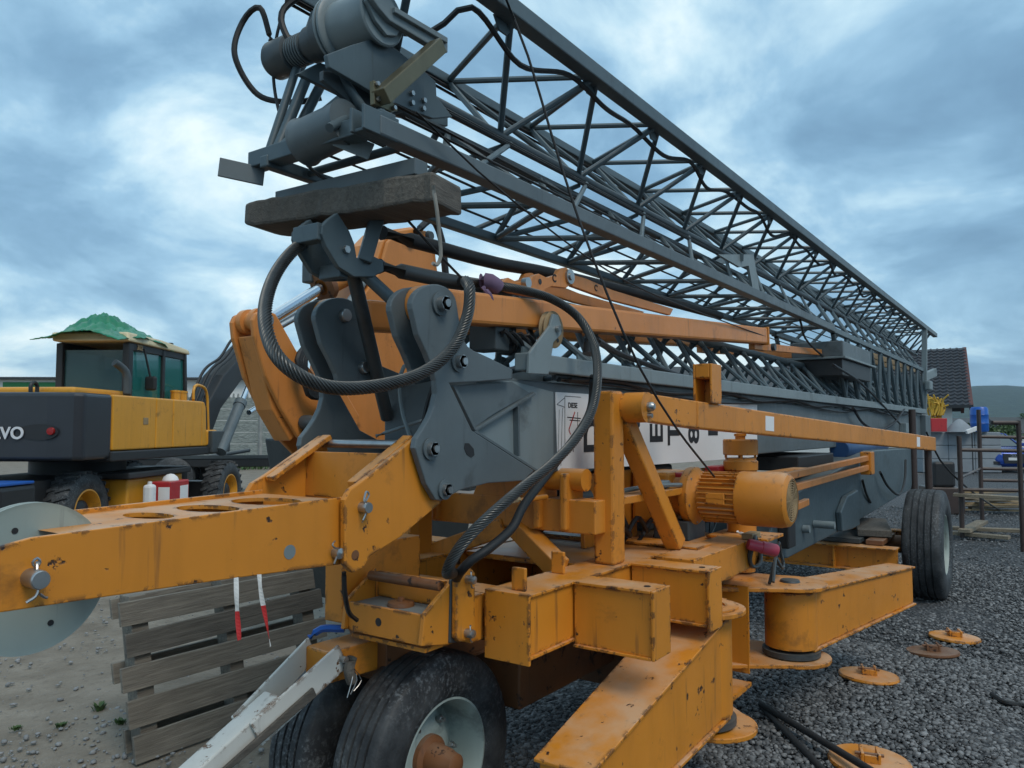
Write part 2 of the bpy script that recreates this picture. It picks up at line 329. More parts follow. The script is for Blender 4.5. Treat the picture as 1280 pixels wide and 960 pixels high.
# dressing on the jibs: conduit, cables, gussets
for y, z, r, m_ in ((2.385, 3.325, .010, 'hose'), (2.42, 3.325, .007, 'hose')): cable('conduit', [(1.9, y, z), (6, y+.01, z-.012), (11, y, z+.004), (15.9, y, z)], r, m_, uj, n=6, step=.4)
pts = []
for i in range(34):
    x = 2.3+i*.36; pts.append((x, 1.815+.02*math.sin(i*1.9), 3.295-(.055+.03*math.sin(i*1.3) if i % 2 else 0)))
cable('control_cable', [(2.0, 2.1, 3.17), (2.2, 1.95, 3.19)]+pts, .012, 'hose', uj, n=6, step=.05)
for z, r in ((2.965, .009), (2.975, .007)): cable('hoist_cable', [(2.0, YC-.05, z), (5, YC-.06, z-.02), (9, YC-.05, z), (15, YC-.05, z+.01)], r, 'hose', uj, n=6, step=.4)
for i in range(0, 19):
    x = 1.72+.77+.72*i
    if x < 15.6: MB().prism([(x-.07, 1.795, 3.318), (x+.07, 1.795, 3.318), (x+.025, 1.80, 3.27), (x-.025, 1.80, 3.27)], (0, .008, 0)).build('gusset', 'steel_blue', uj)
for i, (y0, z0, y1, z1) in enumerate(((1.84, 2.74, 1.86, 2.72), (1.92, 2.82, 1.95, 2.78), (2.2, 2.8, 2.25, 2.76), (2.30, 2.72, 2.32, 2.7))): cable('jib_wire', [(1.95, y0, z0), (5, (y0+y1)/2, (z0+z1)/2-.03), (9, y1, z1), (14.4, y1, z1+.04)], .006, 'hose', lj, n=6, step=.4)
for i in range(8):
    x = 2.3+.72*i
    for y in (1.79, 2.36): tube('strut', (x, y, 2.65), (x+.60, YC+(y-YC)*.08, 2.985), .013, 'steel_blue', lj, n=8, cap=False)
one(lambda b: (b.beam((14.58, 1.76, 3.32), (14.58, 1.80, 1.965), .08, .07), b.beam((14.58, 2.40, 3.32), (14.58, 2.36, 1.965), .08, .07), b.beam((14.58, 1.83, 2.5), (14.58, 2.33, 2.5), .06, .06)), 'end_frame', 'grey_light', crane, .005)
MB().prism([P(u, v, Y=1.80) for u, v in ((898, 318), (942, 318), (951, 372), (943, 372), (936, 332), (925, 334))], (0, .02, 0)).build('gusset', 'grey_light', lj)
beam('cross_tie', P(925, 322, Y=1.80), P(890, 328, Y=2.36), .05, .05, 'steel_blue', lj)
beam('pendant_bar', (9.2, 1.98, 2.60), (15.3, 1.98, 2.66), .03, .075, 'tan', crane, .004)
beam('pendant_bar', (9.2, 2.16, 2.60), (15.3, 2.16, 2.66), .03, .075, 'tan', crane, .004)
# tower lattice over the mast box
tl = part_empty('tower_lattice', crane, (8.4, YC, 2.1))
for y in (YN, YF): beam('chord', (2.62, y, 1.925), (14.6, y, 1.925), .075, .075, 'grey_light', tl, .006)
tube('chord', (2.62, YC, 2.28), (14.6, YC, 2.28), .03, 'steel_blue', tl, n=14)
k = 0; x = 2.75
while x < 14.4:
    for y in (YN, YF):
        s_ = 1 if y == YN else -1
        tube('strut', (x, y, 1.95), (x-.30, YC-.02*s_, 2.26), .017, 'steel_blue', tl, n=8, cap=False)
        tube('strut', (x, y, 1.95), (x+.22, YC-.02*s_, 2.26), .016, 'steel_blue', tl, n=8, cap=False)
        MB().prism([(x-.10, y+.014*s_, 1.96), (x+.10, y+.014*s_, 1.96), (x+.03, y+.05*s_, 2.01), (x-.05, y+.05*s_, 2.02)], (0, .01, 0)).build('gusset', 'steel_blue', tl)
    tube('strut', (x, YN, 1.925), (x+.43, YF, 1.925), .018, 'steel_blue', tl, n=8, cap=False)
    x += .46; k = 1
rl = part_empty('rear_tower_head', crane, (13, YC, 2.6))
for y in (1.80, 2.36):
    beam('chord', (8.06, y, 2.63), (14.5, y, 2.62), .055, .055, 'steel_blue', rl, .005)
    for i in range(10):
        x = 8.14+.64*i
        tube('strut', (x, y, 2.60), (x+.5, y, 1.96), .024, 'steel_blue', rl, n=8, cap=False); tube('strut', (x+.6, y, 2.60), (x+.5, y, 1.96), .022, 'steel_blue', rl, n=8, cap=False)
        tube('strut', (x+.1, y, 2.64), (x+.4, YC+(y-YC)*.1, 2.99), .02, 'steel_blue', rl, n=8, cap=False)
beam('rear_bracket', (14.6, 1.80, 2.5), (15.2, 1.70, 2.62), .08, .14, 'grey_light', rl, .01); box('rear_pulley_block', (14.4, 1.68, 2.28), (14.75, 1.76, 2.44), 'grey_light', rl, .02)
# mast box, banner
mast = box('mast_box', (2.36, YN+.03, 1.455), (14.3, YF-.03, 1.855), 'grey', crane, .008)
for y in (YN+.006, YF-.03): box('side_flange', (2.9, y, 1.862), (14.3, y+.024, 1.885), 'grey_dark', mast)
cable('loose_cable', [(2.9+i*.55, YN-.01, 1.865+.02*math.sin(i*2.1)) for i in range(20)], .011, 'hose', mast, n=6, step=.08)
cable('loose_cable', [(2.9+i*.7, YN-.002, 1.84+.025*math.sin(i*1.3+1)) for i in range(15)], .008, 'hose', mast, n=6, step=.08)
YB = YN+.0295
ban = MB().prism([P(u, v, Y=YB) for u, v in ((693.5, 490), (946, 506), (946, 571), (800, 582), (697, 588))], (0, -.003, 0)).build('banner', 'white', crane)
YT = YB-.0032
def flat(pxs, mat, name='lettering', th=.0015): return MB().prism([P(u, v, Y=YT) for u, v in pxs], (0, -th, 0)).build(name, mat, ban)
def glyph(ch, u, v, size):
    c = P(u, v, Y=YT-.0008); mt = basis(c, (0, 0, 1), (-1, 0, 0)); return text('lettering', ch, size, 'ink', ban, mt, .0008)
for ch, u, v in (('D', 742, 545), ('R', 792, 542), ('E', 821.5, 542), ('T', 843, 541), ('8', 868, 543), ('I', 892, 541)): glyph(ch, u, v, .235)
def line(a, b, w, mat='ink', name='drawn_line'):
    p, q = P(*a, Y=YT), P(*b, Y=YT); MB().beam(p, q, .0016, w, hint=(0, 1, 0)).build(name, mat, ban) if False else None
    d = (q-p).normalized(); n_ = V((-d.z, 0, d.x))*w/2; return MB().prism([p-n_, q-n_, q+n_, p+n_], (0, -.0012, 0)).build(name, mat, ban)
for a, b, w, c in (((706, 495), (706, 560), .0022, 'ink'), ((706, 495), (726, 496.5), .0022, 'ink'), ((706, 497), (696, 505.5), .0022, 'ink'), ((696, 505.5), (706, 509), .0022, 'ink'),
                   ((703, 510), (701, 582), .0016, 'ink'), ((699, 512), (697.5, 570), .0012, 'ink'), ((722, 515), (722, 552), .003, 'ink'), ((716.5, 558), (716.5, 565), .004, 'ink'),
                   ((709, 521.5), (726, 523), .004, 'ink'), ((712, 525), (725, 526), .004, 'ink'), ((718.5, 515), (711, 537), .007, 'red_ink'), ((711, 537), (713, 543), .006, 'red_ink')): line(a, b, w, c)
text('lettering', 'DIESE', .034, 'ink', ban, basis(P(716, 507, Y=YT-.0006), (1, 0, 0), (0, 0, 1)), .0006)
# front head plates of the mast
EYE = [(543+28*math.cos(math.radians(a)), 381-26*math.sin(math.radians(a))) for a in range(190, 5, -14)]
HEAD = EYE+[(575, 405), (580, 425), (585, 433), (592, 438), (601, 442), (612, 447), (641, 462), (641, 474), (600, 477), (562, 479), (590, 538), (668, 588), (655, 601), (610, 604), (575, 613), (553, 626), (545, 625), (533, 605), (519, 560), (521, 548), (529, 536), (537, 522), (543, 507), (546, 492), (545, 476), (541, 460), (533, 440), (523, 418)]
EAR = EYE+[(575, 405), (580, 425), (585, 470), (545, 480), (541, 460), (533, 440), (523, 418)]
for yy, nm in ((YN-.03, 'head_plate'), (YF, 'head_plate')):
    hp = MB().prism([P(u, v, Y=YN-.03)+V((0, yy-YN+.03, 0)) for u, v in HEAD], (0, .026, 0)).build(nm, 'grey', crane, .004)
    off = .10 if yy < YC else -.10
    MB().prism([P(u, v, Y=YN-.03)+V((0, yy-YN+.03+off, 0)) for u, v in EAR], (0, .026, 0)).build('ear_plate', 'grey', hp, .004)
    for (u, v), r, L, both in (((549, 380), .026, .06, 1), ((572, 452), .024, .05, 1), ((537, 561), .024, .045, 0), ((555, 612), .022, .04, 0)):
        c = P(u, v, Y=YN-.03); c.y = yy
        sgn = -1 if yy < YC else 1
        q = c+V((0, (.026 if sgn > 0 else 0)+sgn*L*.6, 0))
        one(lambda b: (b.lathe(q, (0, sgn, 0), [(0, 0), (r, 0), (r, .0)], 6), b.tube(c+V((0, .01, 0)), q, r, n=18), b.tube(q+V((0, -sgn*.002, 0)), q+V((0, sgn*.008, 0)), r*.55, n=10)), 'pin', 'steel', hp)
        if sgn > 0 and both: b = MB(); b.lathe(c+V((0, -.10, 0)), (0, -1, 0), [(0, .022), (r*.9, .022), (r, .016), (r, 0)], 18); b.build('pin', 'steel', hp)
        b = MB(); b.lathe(c+V((0, -.003 if sgn < 0 else .029, 0)), (0, sgn, 0), [(r*1.0, 0), (r*1.6, 0), (r*1.6, .006), (r*1.0, .006)], 20); b.build('washer', 'grey', hp)
slot_shade = MB().prism([P(583+a, 560+b_, Y=YN-.0305) for a, b_ in ((-2, -6), (3, -6), (9, 1), (10, 9), (6, 12), (0, 8), (-3, 0))], (0, -.001, 0)).build('slot_shade', 'black', crane)  # flat black patch paints the dark of a slot
# recessed gussets of the mast front, near side
plate('gusset_panel', [(566, 482), (640, 476), (692, 490), (692, 588), (668, 587), (592, 537)], YN+.018, .010, 'grey_light', crane, .002)
plate('gusset_panel', [(567, 482), (640, 477), (664, 492), (618, 517), (592, 536)], YN+.008, .009, 'grey', crane, .002)
for a, b_ in (((591, 538), (666, 492)), ((591, 539), (668, 588)), ((645, 508), (646, 570)), ((564, 482), (591, 537))): beam('rib', P(*a, Y=YN+.006), P(*b_, Y=YN+.006), .012, .03, 'grey', crane, .002, hint=V((0, 1, 0)))
# orange erection struts pinned between the ears
for y in (YN+.035, YF-.035):
    st = part_empty('erection_strut', crane, (4, y, 2.2)); yb = YC+(y-YC)*.86
    beam('strut_tube', (2.18, yb, 2.105), (6.05, yb, 2.37), .10, .125, 'orange_arm', st, .014)
    e0 = P(549, 380, Y=YN-.03); b = MB(); b.lathe((e0.x, y-.036, e0.z), (0, 1, 0), [(0, 0), (.073, 0), (.073, .072), (0, .072)], 24); b.beam((e0.x+.02, y, e0.z), (2.25, yb, 2.11), .07, .10); b.build('strut_eye', 'orange_arm', st, .004)
    beam('end_cap', (6.05, yb, 2.37), (6.075, yb, 2.372), .115, .14, 'orange_clean', st, .003)
    beam('link_bar', (5.9, yb+.03, 2.285), (6.25, yb+.03, 2.30), .05, .06, 'orange_arm', st, .005); beam('link_bar', (6.2, yb+.03, 2.30), (8.6, yb+.05, 2.44), .03, .06, 'orange_arm', st, .005)
    b = MB(); b.lathe((6.25, yb-.02, 2.30), (0, -1, 0), [(0, 0), (.03, 0), (.03, .03), (0, .03)], 12); b.build('pin', 'grey_dark', st)
# folding linkage on top of the strut
lk = part_empty('folding_linkage', crane, (3.2, 1.95, 2.4))
for y in (1.90, 2.10):
    MB().prism([P(u, v, Y=1.90)+V((0, y-1.90, 0)) for u, v in ((629, 352), (636, 347), (646, 352), (661, 352), (668, 344), (674, 342), (680, 345), (684, 347), (697, 343), (700, 336), (708, 334), (716, 342), (716, 354), (708, 360), (690, 358), (682, 362), (676, 372), (660, 370), (640, 366), (630, 362))], (0, .028, 0)).build('link_plate', 'orange_arm', lk, .004)
    MB().prism([P(u, v, Y=1.93)+V((0, y-1.93+.03, 0)) for u, v in ((712, 342), (733, 348), (765, 362), (842, 386), (838, 394), (760, 374), (716, 358))], (0, .025, 0)).build('link_arm', 'orange_arm', lk, .004)
c = P(711, 346, Y=1.90); b = MB(); b.lathe(c, (0, -1, 0), [(0, .02), (.018, .02), (.018, .012), (.036, .012), (.036, 0), (0, 0)], 20); b.build('pin', 'steel', lk)
c = P(655, 354, Y=1.90); b = MB(); b.lathe(c, (0, -1, 0), [(0, .025), (.024, .025), (.024, 0), (0, 0)], 16); b.build('pin', 'steel', lk)
c = P(675, 352, Y=1.899); b = MB(); b.lathe(c, (0, -1, 0), [(0, .0015), (.013, .0015), (.013, 0)], 14); b.build('bolt_hole_shade', 'black', lk)  # black disc on the plate, painting the shade inside a bolt hole
text('lettering', 'C', .05, 'ink', lk, basis(P(693, 348, Y=1.8985), (1, 0, 0), (0, 0, 1)), .001); text('lettering', 'C', .045, 'ink', lk, basis(P(745, 360, Y=1.9285), (1, 0, -.15), (.15, 0, 1)), .001)
# sheave bracket on the rail and small fittings behind it
sh = part_empty('sheave_bracket', crane, (2.78, 1.75, 2.0))
plate('bracket_plate', [(662, 441), (661, 467), (686, 468), (692, 428), (702, 418), (702, 408), (698, 394), (692, 392), (688, 407)], 1.752, .014, 'grey_light', sh, .003)
c = P(693, 412, Y=1.772); b = MB(); b.lathe(c, (0, 1, 0), [(.02, .0), (.075, .0), (.082, .004), (.072, .016), (.082, .028), (.075, .032), (.02, .032)], 28); b.build('sheave', 'tan', sh)
b = MB(); b.lathe(P(696, 411, Y=1.75), (0, -1, 0), [(0, .016), (.014, .016), (.014, 0), (0, 0)], 6); b.build('axle_bolt', 'steel', sh)
for k in range(6):
    a = k*math.pi/3; b = MB(); b.lathe(c+V((math.cos(a)*.052, -.001, math.sin(a)*.052)), (0, -1, 0), [(0, .001), (.009, .001), (.009, 0)], 10); b.build('hole_shade', 'black', sh)  # black discs stand in for the shaded holes of the sheave
vb = part_empty('valve_block', crane, (2.6, 1.95, 2.02))
box('valve_body', (2.52, 1.86, 1.97), (2.62, 2.0, 2.10), 'grey_dark', vb, .006); box('solenoid', (2.64, 1.88, 2.0), (2.70, 1.95, 2.12), 'black', vb, .006); box('terminal_box', (2.70, 1.86, 1.97), (2.80, 1.98, 2.03), 'grey_dark', vb, .004)
for k in range(4): cable('hose', [(2.56+.05*k, 1.86, 2.03), (2.55+.06*k, 1.84, 2.05), (2.64+.05*k, 1.84, 2.0), (2.68+.04*k, 1.9, 1.97)], .009, 'hose', vb, n=6, step=.03)
# head bracket carrying the timber, its legs and pipes
hb = part_empty('head_bracket', crane, (1.95, YC, 2.3))
HBP = [(422, 266), (437, 289), (443, 304), (446, 322), (462, 326), (467, 320), (479, 326), (480, 339), (467, 346), (443, 346), (424, 334), (408, 308), (402, 292), (403, 282), (411, 274)]
for y, dx in ((2.02, 0), (2.16, 0)):
    MB().prism([P(u, v, Y=2.02)+V((dx, y-2.02, 0)) for u, v in HBP], (0, .022, 0)).build('side_plate', 'steel_blue', hb, .003)
beam('spreader', P(404, 290, Y=2.03)+V((0, -.0, 0)), P(404, 290, Y=2.03)+V((0, .13, 0)), .05, .06, 'steel_blue', hb, .004); beam('spreader', P(430, 338, Y=2.045), P(430, 338, Y=2.045)+V((0, .11, 0)), .04, .05, 'steel_blue', hb, .004)
MB().prism([P(u, v, Y=2.20) for u, v in ((380, 285), (384, 275), (396, 271), (407, 277), (413, 300), (424, 330), (412, 330), (396, 305))], (0, .03, 0)).build('rope_anchor', 'steel_blue', hb, .004)
beam('prop', P(455, 328, Y=2.03), P(474, 262, Y=2.0), .06, .05, 'steel_blue', hb, .004)
b = MB(); b.lathe(P(432, 312, Y=2.018), (0, -1, 0), [(0, .012), (.014, .012), (.014, 0), (0, 0)], 6); b.build('bolt', 'steel', hb)
tube('leg', P(441, 340, Y=2.10), P(484, 522, Y=2.30), .028, 'grey_dark', hb); tube('leg', P(455, 342, Y=2.06), P(512, 395, Y=1.95), .024, 'steel_blue', hb)
cable('pipe', [P(474, 333, Y=2.05), P(530, 345, Y=2.02), P(600, 357, Y=1.98), P(660, 362, Y=1.96)], .03, 'grey_dark', hb, n=12, step=.1)
cable('pipe', [P(478, 291, Y=2.12), P(545, 309, Y=2.12), P(620, 329, Y=2.12), P(690, 342, Y=2.12), P(800, 368, Y=2.12), P(900, 395, Y=2.1)], .03, 'hose', hb, n=10, step=.12)
for a in ([P(530, 450, Y=2.1), P(512, 452, Y=2.1), P(500, 470, Y=2.1), P(502, 510, Y=2.1), P(512, 545, Y=2.05)], [P(545, 470, Y=2.0), P(535, 500, Y=1.98), P(528, 530, Y=1.98), P(522, 555, Y=2.0)], [P(470, 545, Y=2.15), P(500, 535, Y=2.1), P(530, 525, Y=2.05)]): cable('thin_hose', a, .008, 'grey_light' if a[0].y > 2.05 else 'hose', crane, n=6, step=.03)
# front arm with guide disc
fa = part_empty('front_arm', crane, (1.2, 2.05, 1.34)); YA, YA2 = 1.835, 2.27
ARM = [(-26, 695), (0, 683), (40, 672), (100, 664), (438, 620), (438, 704), (300, 722), (120, 748), (0, 766), (-30, 757), (-44, 735), (-44, 712)]
for y in (YA, YA2): MB().prism([P(u, v, Y=YA)+V((0, y-YA, 0)) for u, v in ARM], (0, .014, 0)).build('side_plate', 'orange', fa, .003)
def arm_top(b):
    a0, a1 = P(100, 664.5, Y=YA), P(438, 620.5, Y=YA); y0, y1 = YA+.0145, YA2-.0005; n = 36
    A_ = lambda t, y, dz=0: V((a0.x+(a1.x-a0.x)*t, y, a0.z+(a1.z-a0.z)*t-.012+dz))
    holes = [(.35, .058, .10), (.57, .078, .125), (.82, .10, .14)]; edges = [0, .24, .46, .695, 1.0]
    for z in (0, -.008):
        for i, (hc, ht, hy) in enumerate(holes):
            pass
    b.add([A_(0, y0), A_(edges[1], y0), A_(edges[1], y1), A_(0, y1)], [(0, 1, 2, 3)])
    for i, (hc, ht, hy) in enumerate(holes):
        t0, t1 = edges[i+1], edges[i+2]; ym = (y0+y1)/2; outer = []; inner = []
        for k in range(n):
            a = 2*math.pi*k/n; ca, sa = math.cos(a), math.sin(a); inner.append((hc+ht*ca, ym+hy*sa))
            sx = (t1-hc if ca > 0 else hc-t0)/max(abs(ca), 1e-6); sy = ((y1-y0)/2)/max(abs(sa), 1e-6); s_ = min(sx, sy); outer.append((hc+ca*s_, ym+sa*s_))
        b.add([A_(t, y) for t, y in outer]+[A_(t, y) for t, y in inner], [(k, (k+1) % n, n+(k+1) % n, n+k) for k in range(n)])
        b.add([A_(t, y) for t, y in inner]+[A_(t, y, -.012) for t, y in inner], [(k, (k+1) % n, n+(k+1) % n, n+k) for k in range(n)], True)
one(arm_top, 'top_plate', 'orange', fa)
dc = P(36, 722, Y=2.055); b = MB(); R_ = .182
b.lathe(dc, (0, 1, 0), [(0, -.022), (.06, -.022), (.065, -.016), (R_-.012, -.012), (R_, -.016), (R_, -.008), (R_-.02, 0), (R_, .008), (R_, .016), (R_-.012, .012), (.06, .016), (0, .016)], 56); b.build('guide_disc', 'disc_grey', fa)
for a in (.5, 1.9, 3.6, 5.1): b = MB(); b.lathe(dc+V((math.cos(a)*.125, -.0142, math.sin(a)*.125)), (0, -1, 0), [(0, .0012), (.0075, .0012), (.0075, 0)], 12); b.build('hole_shade', 'black', fa)  # holes are not cut: black discs paint their dark insides
c = P(38, 722, Y=YA); one(lambda b: b.lathe(c, (0, -1, 0), [(0, .052), (.018, .052), (.0195, .05), (.021, .044), (.021, 0), (0, 0)], 28), 'axle_pin', 'steel', fa)
b = MB(); b.path([c+V((.004, -.02, .035)), c+V((.0, -.03, .02)), c+V((-.002, -.04, -.028)), c+V((-.022, -.036, -.045))], .0035, 6, .006); b.path([c+V((-.002, -.038, -.026)), c+V((.014, -.034, -.04)), c+V((.022, -.03, -.043))], .0032, 6, .006); b.path([c+V((.0, -.02, .022)), c+V((-.006, -.022, .036)), c+V((.003, -.022, .044)), c+V((.009, -.022, .034)), c+V((.003, -.022, .024))], .003, 6, .006); b.build('cotter_pin', 'steel', fa)
c = P(362, 690, Y=YA); one(lambda b: b.lathe(c, (0, -1, 0), [(0, .0012), (.021, .0012), (.021, 0)], 20), 'bored_hole_disc', 'grey_light', fa)
for (u, v) in ((419, 691),): 
    c = P(u, v, Y=YA); one(lambda b: b.lathe(c, (0, -1, 0), [(0, .03), (.016, .026), (.018, .018), (.018, 0)], 16), 'pin', 'steel', fa); cable('cotter_pin', [c+V((-.02, -.02, .04)), c+V((-.032, -.022, .03)), c+V((-.02, -.024, .018)), c+V((-.004, -.022, .012)), c+V((-.022, -.02, -.028))], .003, 'steel', fa, n=6, step=.006)
box('cross_plate', (1.55, YA+.0145, 1.24), (1.57, YA2-.0005, 1.40), 'orange', fa)
# brackets that join the arm to the mast head
BR = [(431, 625), (438, 612), (455, 600), (522, 545), (552, 628), (500, 672), (463, 695), (454, 711), (441, 716), (431, 706)]
fb = part_empty('front_bracket', crane, (1.9, YC, 1.4))
for y in (YN+.002, 2.29):
    MB().prism([P(u, v, Y=YN+.002)+V((0, y-YN-.002, 0)) for u, v in BR], (0, .022, 0)).build('bracket_plate', 'orange', fb, .004)
    MB().prism([P(u, v, Y=YN+.002)+V((0, y-YN-.002+(.023 if y < YC else -.048), 0)) for u, v in ((452, 603), (522, 544), (524, 550), (454, 609))], (0, .046, 0)).build('bracket_flange', 'orange', fb, .003)
    MB().prism([P(u, v, Y=YN+.002)+V((0, y-YN-.002+(.023 if y < YC else -.048), 0)) for u, v in ((552, 624), (500, 668), (462, 692), (463, 697), (502, 674), (554, 630))], (0, .046, 0)).build('bracket_flange', 'orange', fb, .003)
p1 = P(500, 567, Y=YN+.03); box('web_plate', (p1.x-.02, YN+.026, 1.40), (p1.x-.006, 2.288, p1.z), 'orange_clean', fb, .002)
c = P(516, 556, Y=YN+.03); tube('cross_rod', c, c+V((0, 2.285-YN-.03, 0)), .016, 'steel', fb, n=16)
for (u, v), r in (((452, 634), .018), ((444, 694), .016)):
    c = P(u, v, Y=YN+.002)
    if v < 650:
        one(lambda b: b.lathe(c, (0, -1, 0), [(0, .034), (r*.9, .034), (r, .03), (r, 0)], 16), 'pin', 'steel', fb)
        cable('cotter_pin', [c+V((-.012, -.016, -.045)), c+V((-.002, -.024, -.012)), c+V((-.012, -.024, .022)), c+V((.0, -.02, .05)), c+V((.012, -.02, .04)), c+V((-.002, -.02, .02))], .0035, 'steel', fb, n=6, step=.006)
    else: one(lambda b: b.lathe(c, (0, -1, 0), [(0, .001), (r, .001), (r, 0)], 16), 'bored_hole_disc', 'rust', fb)
cable('drain_hose', [P(430, 715, Y=1.85), P(431, 740, Y=1.86), P(436, 765, Y=1.9), P(446, 775, Y=1.95)], .008, 'hose', fb, n=6)
# wire rope loops, laid up from strands
YR = 1.735
rope1 = [P(392, 293, Y=2.20), P(362, 318, Y=2.12), P(340, 352, Y=2.02), P(331, 395, Y=1.90), P(343, 440, Y=1.80), P(375, 470, Y=1.74), P(420, 485, Y=1.71), P(480, 481, Y=1.69), P(530, 465, Y=1.68), P(566, 435, Y=1.68), P(584, 395, Y=1.69), P(587, 362, Y=1.71), P(582, 351, Y=1.76)]
cable('wire_rope', rope1, .0215, 'rope', crane, n=36, step=.005, lobes=12, pitch=.17)
rope2 = [P(574, 352, Y=1.94), P(610, 356, Y=1.90), P(650, 362, Y=1.82), P(690, 374, Y=1.76), P(722, 396, Y=1.70), P(742, 430, Y=1.62), P(747, 470, Y=1.56), P(740, 512, Y=1.54), P(720, 548, Y=1.53), P(690, 580, Y=1.52), P(650, 612, Y=1.52), P(612, 645, Y=1.54), P(582, 675, Y=1.58), P(565, 700, Y=1.62), P(559, 716, Y=1.66), P(566, 716, Y=1.72)]
cable('wire_rope', rope2, .0195, 'rope', crane, n=36, step=.005, lobes=12, pitch=.16)
rope3 = [P(742, 470, Y=1.60), P(735, 520, Y=1.66), P(690, 585, Y=1.64), P(656, 630, Y=1.62), P(640, 660, Y=1.62), P(612, 685, Y=1.63), P(590, 700, Y=1.66), P(576, 714, Y=1.70), P(568, 728, Y=1.79)]
cable('flat_hose', rope3, .017, 'hose', crane, n=10, step=.02)
cable('hose', [P(745, 425, Y=1.66), P(770, 440, Y=1.78), P(800, 452, Y=1.80), P(850, 470, Y=1.79)], .016, 'hose', crane, n=8, step=.03)
box_c = P(738, 437, Y=1.64); one(lambda b: (b.lathe(box_c+V((0, 0, -.02)), (.25, 0, 1), [(0, 0), (.035, 0), (.035, .05), (0, .05)], 12),), 'rope_clamp', 'black', crane)
cable('tension_wire', [P(500, 265, Y=1.9), P(560, 330, Y=1.86), P(590, 360, Y=1.84)], .005, 'hose', crane, n=6)
cable('tension_wire', [P(625, -20, Y=1.72), P(660, 70, Y=1.68), P(690, 170, Y=1.64), P(722, 270, Y=1.58), P(760, 370, Y=1.50), P(800, 460, Y=1.44), P(846, 536, Y=1.42), P(893, 596, Y=1.46)], .0055, 'hose', crane, n=6, step=.15)
cable('tension_wire', [P(520, 140, Y=1.73), P(640, 250, Y=1.72), P(780, 350, Y=1.76), P(900, 400, Y=1.8), P(990, 432, Y=1.84)], .004, 'hose', crane, n=6, step=.15)
one(lambda b: b.path([P(602, 352, Y=1.89), P(612, 352, Y=1.86), P(622, 360, Y=1.85)], .034, 10, .02), 'tied_rag', 'purple', crane)
one(lambda b: (b.path([P(604, 360, Y=1.86), P(611, 368, Y=1.83), P(614, 375, Y=1.83)], .012, 8, .02)), 'tied_rag', 'purple', crane)
# jib head: winch, gussets, frame tubes
jh = part_empty('jib_winch', crane, (1.9, 2.15, 3.1)); wx, wz = 1.90, 3.11
b = MB(); b.lathe((wx, 1.90, wz), (0, 1, 0), [(0, 0), (.10, 0), (.106, .005), (.106, .012), (.096, .014), (.102, .19), (.122, .192), (.128, .197), (.128, .206), (.117, .208), (.117, .214), (.128, .216), (.128, .226), (.117, .230), (0, .230)], 40); b.build('drum', 'grey_light', jh)
b = MB(); b.lathe((wx, 2.13, wz), (0, 1, 0), [(0, 0), (.08, 0), (.088, .01), (.088, .07), (.068, .08), (.068, .14), (.05, .145), (.05, .25), (.070, .255), (.074, .27), (.074, .36), (.06, .38), (0, .38)], 28); b.build('gear_motor', 'grey_dark', jh)
b = MB()
for k in range(7): b.lathe((wx, 2.30+.014*k, wz), (0, 1, 0), [(.05, 0), (.06, 0), (.06, .006), (.05, .006)], 24)
b.build('cooling_ribs', 'grey', jh)
cable('hose', [(wx-.02, 2.50, wz+.08), (wx-.06, 2.52, wz+.2), (wx-.08, 2.60, wz+.16), (wx-.1, 2.62, wz+.02), (wx-.02, 2.58, wz-.12), (wx+.05, 2.45, wz-.16), (wx+.12, 2.36, wz-.14)], .012, 'hose', jh, n=8, step=.02)
cable('hose', [(wx, 2.34, wz-.05), (wx-.05, 2.40, wz+.12), (wx, 2.36, wz+.22), (wx+.1, 2.2, wz+.3)], .013, 'hose', jh, n=8, step=.02)
cable('hose', [P(358, 0, Y=2.5), P(345, 50, Y=2.52), P(342, 100, Y=2.5), P(352, 150, Y=2.45), P(372, 190, Y=2.35), P(400, 220, Y=2.25), P(440, 235, Y=2.1)], .007, 'hose', jh, n=6, step=.03)
hd = part_empty('jib_head', crane, (1.95, YC, 2.95))
plate('gusset_plate', [(409, 68), (440, 56), (475, 46), (520, 80), (545, 102), (546, 121), (566, 146), (541, 148), (512, 137), (470, 118), (440, 100), (412, 84)], 1.93, .02, 'steel_blue', hd, .003)
plate('gusset_plate', [(404, 88), (430, 92), (470, 118), (480, 136), (505, 140), (470, 150), (440, 130), (404, 100)], 1.98, .02, 'grey_dark', hd, .003)
MB().prism([P(u, v, Y=2.22) for u, v in ((372, 92), (400, 78), (470, 100), (560, 140), (560, 158), (470, 140), (400, 106))], (0, .02, 0)).build('gusset_plate', 'steel_blue', hd, .003)
MB().prism([P(u, v, Y=1.86) for u, v in ((476, -22), (488, -2), (496, 12), (560, 50), (560, 66), (548, 62), (488, 26), (474, 10), (460, -10))], (0, .03, 0)).build('channel_arm', 'grey_light', hd, .004)
MB().prism([P(u, v, Y=1.845) for u, v in ((494, 8), (560, 47), (560, 54), (494, 15))], (0, .016, 0)).build('arm_flange', 'grey_light', hd, .003)
plate('bearing_plate', [(462, -30), (478, -25), (492, 20), (502, 36), (496, 45), (484, 44), (470, 26), (458, 0)], 1.882, .016, 'grey_light', hd, .003)
beam('square_tube', P(476, 122, Y=1.80), P(548, 58, Y=1.82), .055, .055, 'bronze', hd, .004)
MB().prism([P(u, v, Y=1.815) for u, v in ((467, 100), (475, 103), (498, 138), (490, 140), (468, 130))], (0, .02, 0)).build('flange_plate', 'bronze', hd, .002)
for u, v in ((471, 105), (472, 124), (492, 135), (481, 110)): b = MB(); b.lathe(P(u, v, Y=1.813), (0, -1, 0), [(0, .01), (.008, .01), (.008, 0)], 6); b.build('bolt', 'steel', hd)
